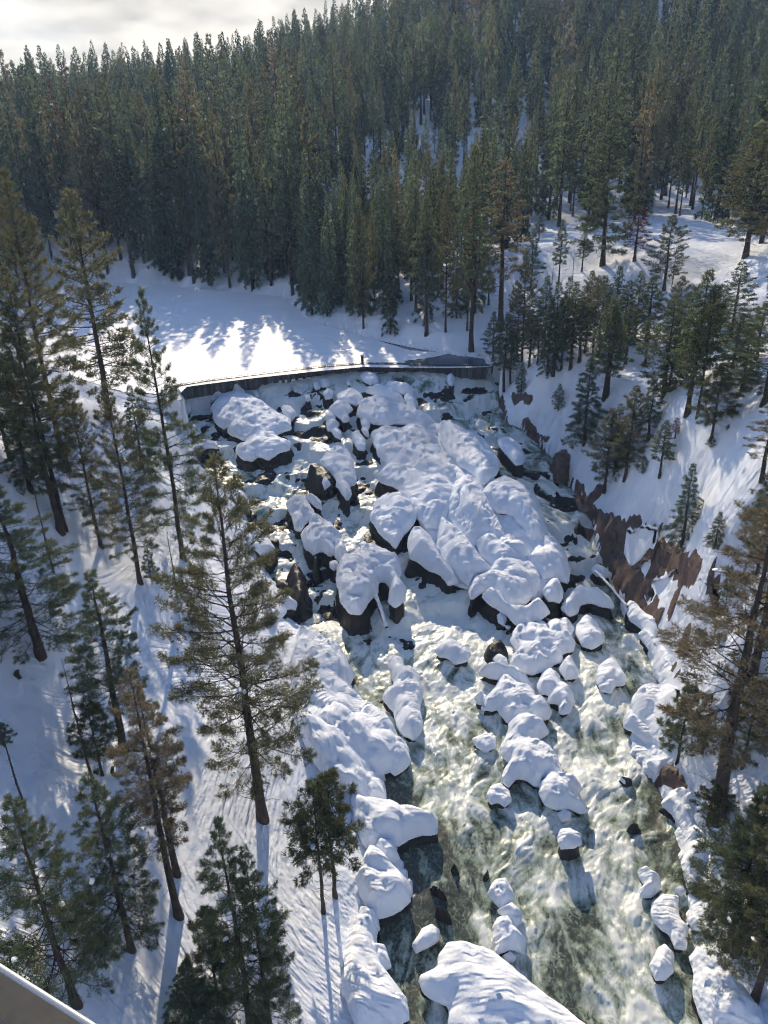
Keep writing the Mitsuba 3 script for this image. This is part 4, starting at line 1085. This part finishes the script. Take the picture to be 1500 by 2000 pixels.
FEET = []
NEAR = [
    ('pine_tree', 'pine', 512, 1597, 418, 893, 104, 'tallest lone pine with open brownish crown in front of the rapids'),
    ('pine_tree', 'bushy', 77, 1280, -30, 935, 95, 'dark pine cut by the left edge above a thin leaning dead snag'),
    ('pine_tree', 'slim', 243, 1464, 224, 1117, 58, 'narrow pointed dark pine standing left of the tallest lone pine'),
    ('pine_tree', 'brown', 348, 1790, 272, 1320, 50, 'thin pale brown pine with bare upper trunk, leaning left, lower foot of two'),
    ('pine_tree', 'brown', 343, 1707, 299, 1348, 45, 'thin pale brown pine with bare upper trunk, leaning left, upper foot of two'),
    ('dead_snag', 'dead', 187, 1543, 82, 1284, 0, 'long leaning bare snag pointing up to the left across the snow'),
    ('pine_sapling', 'bushy', 200, 1513, 170, 1373, 38, 'small green pine sapling just right of the long leaning snag'),
    ('dead_snag', 'dead', 49, 1578, 30, 1378, 0, 'short upright dead snag near the left edge of the snow slope'),
    ('pine_tree', 'bushy', 149, 1963, 33, 1560, 72, 'bushy dark pine in the lower left corner above the bridge rail'),
    ('fir_tree', 'bushy', 257, 1856, 196, 1513, 66, 'dense dark conifer second from the left corner along the bottom'),
    ('fir_tree', 'bushy', 492, 2025, 466, 1602, 62, 'dense blackish fir, taller of two joined crowns at the bottom centre'),
    ('fir_tree', 'bushy', 530, 2030, 527, 1655, 50, 'dense blackish fir, shorter right one of two joined crowns at the bottom centre'),
    ('fir_shrub', 'fir', 385, 2025, 380, 1882, 46, 'round dark fir bush at the bottom edge left of the joined firs'),
    ('pine_sapling', 'slim', 428, 1960, 400, 1785, 34, 'thin scraggly young tree between the fir bush and the joined firs'),
    ('pine_tree', 'open', 630, 1782, 612, 1540, 44, 'left one of two slim pines with long striped trunk shadows on snow'),
    ('pine_tree', 'open', 653, 1750, 641, 1517, 48, 'right one of two slim pines with long striped trunk shadows on snow'),
    ('pine_sapling', 'bushy', 9, 1458, 9, 1412, 16, 'tiny dark sapling at the left edge of the snow slope'),
    ('pine_tree', 'pine', 129, 908, -5, 335, 60, 'thick trunked giant pine at the left edge reaching over the frozen pond'),
    ('pine_tree', 'pine', 124, 1030, 22, 520, 55, 'tall pine with long straight trunk, right one of a close pair at left'),
    ('pine_tree', 'slim', 117, 1036, 10, 600, 48, 'tall pine with long straight trunk, left one of a close pair at left'),
    ('dead_snag', 'dead', 106, 1121, 50, 905, 0, 'thin nearly bare trunk below the close pair of tall pines'),
    ('pine_tree', 'pine', 197, 1067, 150, 768, 40, 'medium pine with bare lower trunk right of the close pair of pines'),
    ('pine_tree', 'pine', 213, 818, 126, 375, 68, 'tall open pine standing out against the white frozen pond'),
    ('pine_tree', 'pine', 273, 1139, 208, 752, 50, 'tall pine with long mossy trunk left of the gap with the tiny sapling'),
    ('fir_tree', 'fir', 280, 918, 271, 752, 26, 'small slender fir on the left bank between two tall pines'),
    ('pine_tree', 'bushy', 358, 1091, 271, 568, 54, 'tall dense pine with a bare tip covering the left end of the weir'),
    ('pine_sapling', 'slim', 297, 1141, 290, 1074, 13, 'tiny sapling on the sunlit snow of the left bank'),
    ('dead_snag', 'dead', 346, 1170, 331, 1022, 0, 'thin dark dead trunk close behind the tallest lone pine'),
    ('fir_tree', 'fir', 60, 960, 45, 690, 40, 'half hidden fir among the tall trunks at the far left'),
    ('fir_tree', 'bushy', 20, 900, -10, 640, 50, 'dark crown at the far left edge behind the giant pine'),
    # right bank
    ('pine_tree', 'brown', 978, 644, 993, 312, 42, 'big thin crowned brownish pine right of the weir, standing above the pond shore'),
    ('pine_tree', 'bushy', 1176, 518, 1180, 236, 50, 'large full green pine on the snowy knoll right of centre'),
    ('dead_conifer', 'red', 1240, 510, 1252, 400, 20, 'small reddish dying conifer on the snowy knoll'),
    ('pine_tree', 'pine', 1296, 568, 1302, 420, 32, 'light green pine just right of the reddish dying conifer'),
    ('dead_snag', 'dead', 1312, 560, 1322, 470, 0, 'thin bare snag beside the light green pine on the knoll'),
    ('pine_tree', 'pine', 1454, 504, 1480, 240, 55, 'large spreading golden green pine near the right edge on the upper snow'),
    ('pine_tree', 'bushy', 1426, 666, 1456, 512, 38, 'dark pine on the slope below the spreading golden green pine'),
    ('pine_tree', 'bushy', 1492, 790, 1505, 500, 62, 'massive dark crown cut by the right edge at mid height'),
    ('pine_tree', 'slim', 1362, 814, 1392, 566, 36, 'tall pine with bare reddish lower trunk on the right slope, right one of two'),
    ('pine_tree', 'slim', 1342, 810, 1376, 528, 38, 'tall pine with bare reddish lower trunk on the right slope, left one of two'),
    ('fir_tree', 'bushy', 1294, 776, 1300, 576, 44, 'broad dense dark conifer in the middle of the right slope'),
    ('fir_tree', 'fir', 1306, 764, 1314, 626, 24, 'lighter green pointed conifer in front of the broad dense one'),
    ('pine_tree', 'slim', 1180, 780, 1198, 578, 30, 'slim dark trunked pine in the right bank copse, in a close pair, left one'),
    ('pine_tree', 'slim', 1186, 774, 1214, 600, 26, 'slim dark trunked pine in the right bank copse, in a close pair, right one'),
    ('pine_tree', 'slim', 1258, 716, 1262, 618, 22, 'small dark pine standing alone in the gap right of the copse'),
    ('fir_tree', 'fir', 1140, 868, 1158, 700, 32, 'dark conical fir above the shaded head of the right channel'),
    ('pine_tree', 'pine', 1180, 960, 1190, 798, 34, 'grey green pine on the rock edge right above the chute'),
    ('pine_tree', 'pine', 1220, 938, 1234, 755, 36, 'olive pine with dark red trunk on the lip of the right bank shelf'),
    ('fir_tree', 'bushy', 1200, 925, 1212, 790, 26, 'shaggy conifer filling the gap between grey green and olive pines'),
    ('pine_tree', 'slim', 1266, 860, 1268, 738, 22, 'slim pale pine behind the olive pine on the right bank'),
    ('pine_tree', 'slim', 1288, 932, 1306, 822, 20, 'small leaning pine alone on the snow right of the olive pine'),
    ('pine_sapling', 'bushy', 1255, 925, 1256, 890, 16, 'low bush beside the foot of the olive pine'),
    ('pine_sapling', 'red', 1318, 856, 1318, 816, 15, 'little reddish sapling on the shaded right slope'),
    ('pine_tree', 'pine', 1388, 860, 1406, 718, 36, 'reddish brown pine with drooping left branches on the right slope'),
    ('pine_sapling', 'bushy', 1388, 876, 1388, 852, 8, 'tiny bush at the foot of the reddish brown pine'),
    ('pine_tree', 'brown', 1488, 940, 1498, 785, 42, 'brownish pine at the right edge above the rippled snow'),
    ('pine_sapling', 'bushy', 1090, 802, 1091, 750, 13, 'small rounded sapling on the snow above the falls head'),
    ('pine_sapling', 'fir', 1018, 768, 1020, 708, 12, 'small thin sapling on the snow by the right end of the falls'),
    ('pine_tree', 'slim', 982, 762, 993, 618, 24, 'slender pine at the edge of the right bank nearest the weir end'),
    ('pine_tree', 'slim', 996, 748, 1003, 640, 18, 'slender pine second nearest the weir end on the right bank'),
    ('pine_tree', 'slim', 962, 728, 961, 610, 17, 'slender pine directly beside the right end of the weir'),
    ('fir_tree', 'fir', 1332, 1066, 1355, 907, 30, 'solitary bushy fir on the rippled snow shelf above the brown rocks'),
    ('fir_tree', 'fir', 1395, 1070, 1403, 1000, 18, 'small fir right of the solitary bushy fir on the snow shelf'),
    ('pine_sapling', 'slim', 1416, 1188, 1414, 1108, 11, 'thin sapling at the right end of the brown rocks'),
    ('pine_tree', 'slim', 1322, 1490, 1346, 1340, 36, 'young bent pine with a thin dark trunk behind the big snow dome'),
    ('pine_sapling', 'brown', 1372, 1470, 1388, 1385, 28, 'brownish shrub behind the young bent pine'),
    ('pine_tree', 'brown', 1402, 1602, 1530, 1010, 95, 'big russet pine leaning out over the right edge'),
    ('fir_tree', 'bushy', 1390, 1612, 1392, 1530, 30, 'low evergreen at the foot of the big russet pine'),
    ('pine_tree', 'bushy', 1423, 1850, 1480, 1540, 75, 'dark green pine in the lower right group, left trunk'),
    ('pine_tree', 'bushy', 1440, 1862, 1520, 1500, 70, 'dark green pine in the lower right group, middle trunk'),
    ('pine_tree', 'pine', 1474, 1957, 1570, 1500, 70, 'dark pine at the lower right corner, lowest trunk of the group'),
    ('pine_tree', 'brown', 1470, 1330, 1540, 880, 60, 'rusty pine at the right edge beside the brown rocks'),
    ('pine_tree', 'bushy', 1478, 1120, 1500, 925, 40, 'dark olive conifer at the right edge below the rippled snow'),
    ('pine_tree', 'bushy', 1450, 1500, 1500, 1330, 40, 'small dark pine behind the big russet pine'),
]
for row in NEAR:
    plant(*row)
# the copse on the right bank and the thin trees of the knoll
COPSE = [(1034, 716, 1036, 604, 20), (1020, 704, 1012, 496, 26), (1080, 732, 1086, 552, 24), (1070, 730, 1072, 580, 20), (1096, 720, 1100, 570, 22), (1114, 720, 1118, 552, 24), (1156, 722, 1164, 540, 26), (1222, 712, 1234, 588, 22),
    (1216, 676, 1222, 548, 24), (1050, 710, 1054, 590, 20), (1132, 706, 1140, 560, 24), (1142, 690, 1150, 530, 24), (1170, 668, 1178, 540, 26), (1198, 660, 1206, 520, 24), (1240, 660, 1246, 530, 24), (1262, 668, 1270, 540, 26),
    (1010, 690, 1012, 560, 20), (1060, 690, 1064, 540, 22), (1104, 680, 1110, 540, 22), (1340, 690, 1350, 560, 30), (1380, 680, 1390, 570, 28), (1320, 660, 1330, 540, 28), (1350, 760, 1362, 640, 26), (1450, 760, 1470, 640, 36), (1430, 720, 1446, 610, 34), (1478, 700, 1490, 590, 36), (1406, 640, 1414, 560, 18)]
for j, (a, b, c, d, w) in enumerate(COPSE):
    kind = ('slim', 'pine', 'slim', 'fir', 'bushy')[j % 5]
    word, name = {'slim': ('slender pine', 'pine_tree'), 'pine': ('open crowned pine', 'pine_tree'), 'fir': ('pointed dark fir', 'fir_tree'), 'bushy': ('full bushy conifer', 'fir_tree')}[kind]
    part = 'left half' if a < 1130 else 'middle' if a < 1300 else 'right end'
    plant(name, kind, a, b, c, d, w, f'{word} in the {part} of the mixed copse on the snowy right bank', f'{word} trees in the {part} of the right bank copse')
for j, (a, b, c, d, w) in enumerate([(935, 528, 936, 418, 22), (954, 596, 957, 522, 14), (1036, 568, 1038, 448, 17), (1091, 554, 1095, 430, 13), (1136, 530, 1138, 450, 12), (1052, 470, 1056, 424, 12), (922, 590, 924, 500, 14)]):
    plant('pine_tree', 'slim', a, b, c, d, w, 'thin young pine standing apart on the sunlit snowy knoll', 'thin young pines on the knoll')
for j, (a, b, c, d, w) in enumerate([(1078, 556, 1072, 486, 0), (1118, 548, 1122, 462, 0)]):
    plant('dead_snag', 'dead', a, b, c, d, w, 'needle thin dead snag on the sunlit snowy knoll', 'thin dead snags on the knoll')

# ------------------------------------------------------------------ the forest on the hillside
OPENINGS = [(pixels('P', '735,255 1035,250 1045,420 950,470 740,470'), .14), (pixels('P', '930,600 950,470 1040,440 1180,455 1300,425 1440,440 1480,470 1480,640 1280,640 1000,720 930,690'), .0),
    (pixels('P', '700,380 1050,380 1050,470 945,500 700,500'), .42), (pixels('P', '150,260 240,250 260,420 170,430'), .45), (pixels('P', '590,340 680,330 680,500 590,500'), .55), (pixels('P', '930,690 1000,560 1500,560 1500,2000 930,2000'), .0)]
r_f = np.random.default_rng(4242)
N = 26000
ang_f, rad_f = r_f.uniform(math.radians(-34), math.radians(33), N), np.sqrt(r_f.uniform(128 ** 2, 640 ** 2, N))
xf, yf = rad_f * np.sin(ang_f), rad_f * np.cos(ang_f)
zf = ground(xf, yf)
pfx, pfy, _ = project(np.stack([xf, yf, zf], -1))
chance = np.ones(N)
for poly, pr in OPENINGS:
    chance = np.where(shapely.contains_xy(shapely.Polygon(poly), pfx, pfy), pr, chance)
SPIT = shapely.Polygon(pixels('P', '580,560 640,500 900,470 945,520 930,640 900,690 585,640'))
in_spit = shapely.contains_xy(SPIT, pfx, pfy)
psd = pond_sd(xf, yf)
clump = fbm2(xf * .03, yf * .03, 61, 3)
chance *= np.clip(.35 + 1.9 * (clump - .25), .2, 1)
chance = np.where(in_spit, 1.0, np.where((psd > -12) & (pfx < 640), 1.0, chance))
ok = (psd < -1.6) & (r_f.random(N) < chance) & (pfx > -80) & (pfx < 1580) & (yf > 118)
ok &= ~((xf > -40) & (xf < 60) & (yf < 122))
ok &= ~(shapely.contains_xy(shapely.Polygon(pixels('P', '-200,600 60,560 60,640 370,745 370,2000 -200,2000')), pfx, pfy))
xf, yf, zf, pfx, pfy, psd = (a[ok] for a in (xf, yf, zf, pfx, pfy, psd))
# spacing
order = r_f.permutation(len(xf))
tree_ = cKDTree(np.stack([xf, yf], -1))
need = (4.6 + .007 * np.hypot(xf, yf)) * np.where(((psd > -28) & (pfx < 640)) | shapely.contains_xy(SPIT, pfx, pfy), .60, 1)
alive = np.ones(len(xf), bool)
for k in order:
    if alive[k]:
        for m in tree_.query_ball_point([xf[k], yf[k]], need[k]):
            if m != k:
                alive[m] = False
if FEET:
    dd, _ = cKDTree(np.array(FEET)).query(np.stack([xf, yf], -1))
    alive &= dd > 3
xf, yf, zf, pfx, pfy, psd = (a[alive] for a in (xf, yf, zf, pfx, pfy, psd))
dist = np.hypot(xf, yf)
size = fbm2(xf * .02, yf * .02, 62, 2)
hf = np.clip(26 + 12 * (size - .5) * 2 + r_f.normal(size=len(xf)) * 6.5, 10, 44)
spit = shapely.contains_xy(SPIT, pfx, pfy)
hf[spit] = r_f.uniform(16, 25, spit.sum())
low = (pfx > 690) & (pfx < 1060) & (pfy > 375) & (pfy < 505) & ~spit
hf[low] = np.clip(hf[low] * .75, 10, 25)
fringe = (psd > -40) & (pfx < 620)
hf[fringe] = np.clip(hf[fringe] + 5, 20, 44)
hf[dist > 380] = np.clip(hf[dist > 380], 14, 33)
KEEP_NEAR = np.argsort(dist)
print('forest trees', len(xf))
budget = 300 - len([k for k in labels if labels[k].get('category') == 'tree'])
for rank, k in enumerate(KEEP_NEAR):
    d = dist[k]
    detail = 2 if d < 150 else 1 if d < 330 else 0
    kind = r_f.choice(['slim', 'fir', 'pine', 'brown', 'red'], p=[.50, .28, .15, .055, .015])
    gk, H0 = variant(kind, detail, int(r_f.integers(0, 4)))
    p = np.array([xf[k], yf[k], zf[k] - .2])
    lean = (r_f.normal() * .012, r_f.normal() * .012)
    w = r_f.uniform(.72, 1.05) * (1.0 if kind in ('slim', 'brown') else .90 if kind == 'fir' else .66)
    if rank < budget:
        base = {'slim': 'pine_tree', 'pine': 'pine_tree', 'fir': 'fir_tree', 'brown': 'pine_tree', 'red': 'dead_conifer'}[kind]
        word = {'slim': 'slender pine', 'pine': 'full crowned pine', 'fir': 'dark narrow fir', 'brown': 'thin brownish pine', 'red': 'reddish dying conifer'}[kind]
        x_, y_ = pfx[k], pfy[k]
        if spit[k]:
            where = 'on the wooded spit behind the ' + ('middle' if x_ < 760 else 'right end') + ' of the weir'
        elif psd[k] > -14 and x_ < 640:
            where = 'in the front row along the far pond shore, ' + ('left' if x_ < 250 else 'middle' if x_ < 450 else 'right') + ' part'
        elif x_ < 640:
            where = 'rising behind the front row of the far pond shore, ' + ('left' if x_ < 250 else 'middle' if x_ < 450 else 'right') + ' part'
        elif x_ < 1050:
            where = 'in the ' + ('snowy clearing on the hillside' if y_ < 430 else 'thin wood between the pond and the hillside clearing')
        else:
            where = 'in the dark wood behind the snowy knoll, ' + ('left half' if x_ < 1270 else 'right half')
        text, grp = f'{word} {where}', f'{word} trees {where}'
        key = numbered(base, labels)
        labels[key] = {'label': text, 'category': 'tree', 'group': grp}
        stand(key, gk, H0, p, hf[k], w, r_f.uniform(0, 360), lean)
    else:
        stand(f'distant_forest__{rank:04d}', gk, H0, p, hf[k], w, r_f.uniform(0, 360), lean)
labels['distant_forest'] = {'label': 'dense dark conifer forest covering the hillside up to the skyline', 'category': 'forest', 'kind': 'stuff'}

# ------------------------------------------------------------------ stubs and sticks in the snow
for name, cat, text, sx, sy, hgt, r0_, tilt in (('tree_stump', 'stump', 'small dark stump on the shaded snow near the left edge', 33, 1322, .5, .2, .1), ('tree_stump', 'stump', 'short dark stub right of the small pine sapling', 222, 1515, .8, .14, .05),
        ('fallen_stick', 'stick', 'short dark stick lying on the snow above the bridge rail', 24, 1866, .12, .05, .9), ('fallen_stick', 'stick', 'thin dead branch lying on the snow above the head of the right channel', 1105, 822, .5, .05, 2.2)):
    p = hit(sx, sy, ground, 0)[0]
    k = numbered(name, labels)
    labels[k] = {'label': text, 'category': cat}
    entry(k, log_mesh(p + [0, 0, -.15], p + [tilt * .6, tilt * .9, hgt + .01 * tilt], r0_, r0_ * .8, 2), 'bark_material', 40)

# ------------------------------------------------------------------ the bridge rail at the lower left
RAIL_Z = 49.0
e0, e1 = at_height(np.array([-300.0, 420.0]), np.array([1692.0, 2146.0]), np.full(2, RAIL_Z))
i0 = at_height(np.array([5.0]), np.array([1994.0]), np.full(1, RAIL_Z))[0]
ax = (e1 - e0) / np.linalg.norm(e1 - e0)
inn = np.cross([0, 0, 1.0], ax)
wid = float((i0 - e0) @ inn)
if wid < 0:
    inn, wid = -inn, -wid
a_, b_ = e0 - ax * 1.5, e1 + ax * 1.5


def sweep(profile, a, b, across):
    prof = np.array(profile)
    n = len(prof)
    v = np.vstack([p + prof[:, :1] * across + prof[:, 1:] * np.array([0, 0, 1.0]) for p in (a, b)])
    i = np.arange(n)
    j = (i + 1) % n
    q = np.stack([i, j, j + n, i + n], -1)
    f = np.vstack([q[:, [0, 1, 2]], q[:, [0, 2, 3]], [[0, k + 1, k] for k in range(1, n - 1)], [[n, n + k, n + k + 1] for k in range(1, n - 1)]])
    m = trimesh.Trimesh(v, f, process=False)
    m.fix_normals()
    return m


def steel_tint(p, n, uv):
    a = mikit.fbm(p.x * 14, p.y * 14, p.z * 14, 3)
    b = mikit.noise(p.x * 90, p.y * 90, p.z * 90)
    return mikit.mix((.022, .022, .021), (.075, .073, .068), a * .8 + b * .2)


scene['steel_material'] = diffuse_spec(mikit.proc(steel_tint), .5, .4, metallic=.3)
scene['bright_steel'] = diffuse_spec((.62, .61, .58), .35, .5, metallic=.3)
scene['bridge_rail__cap'] = mikit.ply(sweep([(.006, 0), (wid, 0), (wid, -.05), (.006, -.05)], a_, b_, inn), 'steel_material', smooth=20)
lip = .0045
scene['bridge_rail__lip'] = mikit.ply(sweep([(.0045 + lip * math.cos(t), .0005 + lip * math.sin(t)) for t in np.arange(10) * math.pi / 5], a_, b_, inn), 'bright_steel', smooth=60)
for s in (.4, 2.2):
    m = sweep([(wid * .3, -.05), (wid * .7, -.05), (wid * .7, -1.1), (wid * .3, -1.1)], a_ + ax * s, a_ + ax * (s + .05), inn)
    scene[numbered('bridge_rail__post', scene)] = mikit.ply(m, 'steel_material', smooth=20)
labels['bridge_rail'] = {'label': 'grey metal bridge rail with a bright edge crossing the lower left corner', 'category': 'railing'}


# ------------------------------------------------------------------ thin winter haze
scene['haze_medium'] = {'type': 'homogeneous', 'albedo': {'type': 'rgb', 'value': [.90, .95, .99]}, 'sigma_t': {'type': 'rgb', 'value': [.00011, .00015, .0002]}}
scene['haze'] = {'type': 'cube', 'to_world': T().translate([0, 740, (LOWEST + HIGHEST + 44) / 2]) @ T().scale([1060, 960, (HIGHEST - LOWEST + 46) / 2]), 'bsdf': {'type': 'null'}, 'interior': {'type': 'ref', 'id': 'haze_medium'}}
labels['haze'] = {'label': 'thin bluish winter haze in the valley air', 'kind': 'stuff'}
scene['camera']['medium'] = {'type': 'ref', 'id': 'haze_medium'}
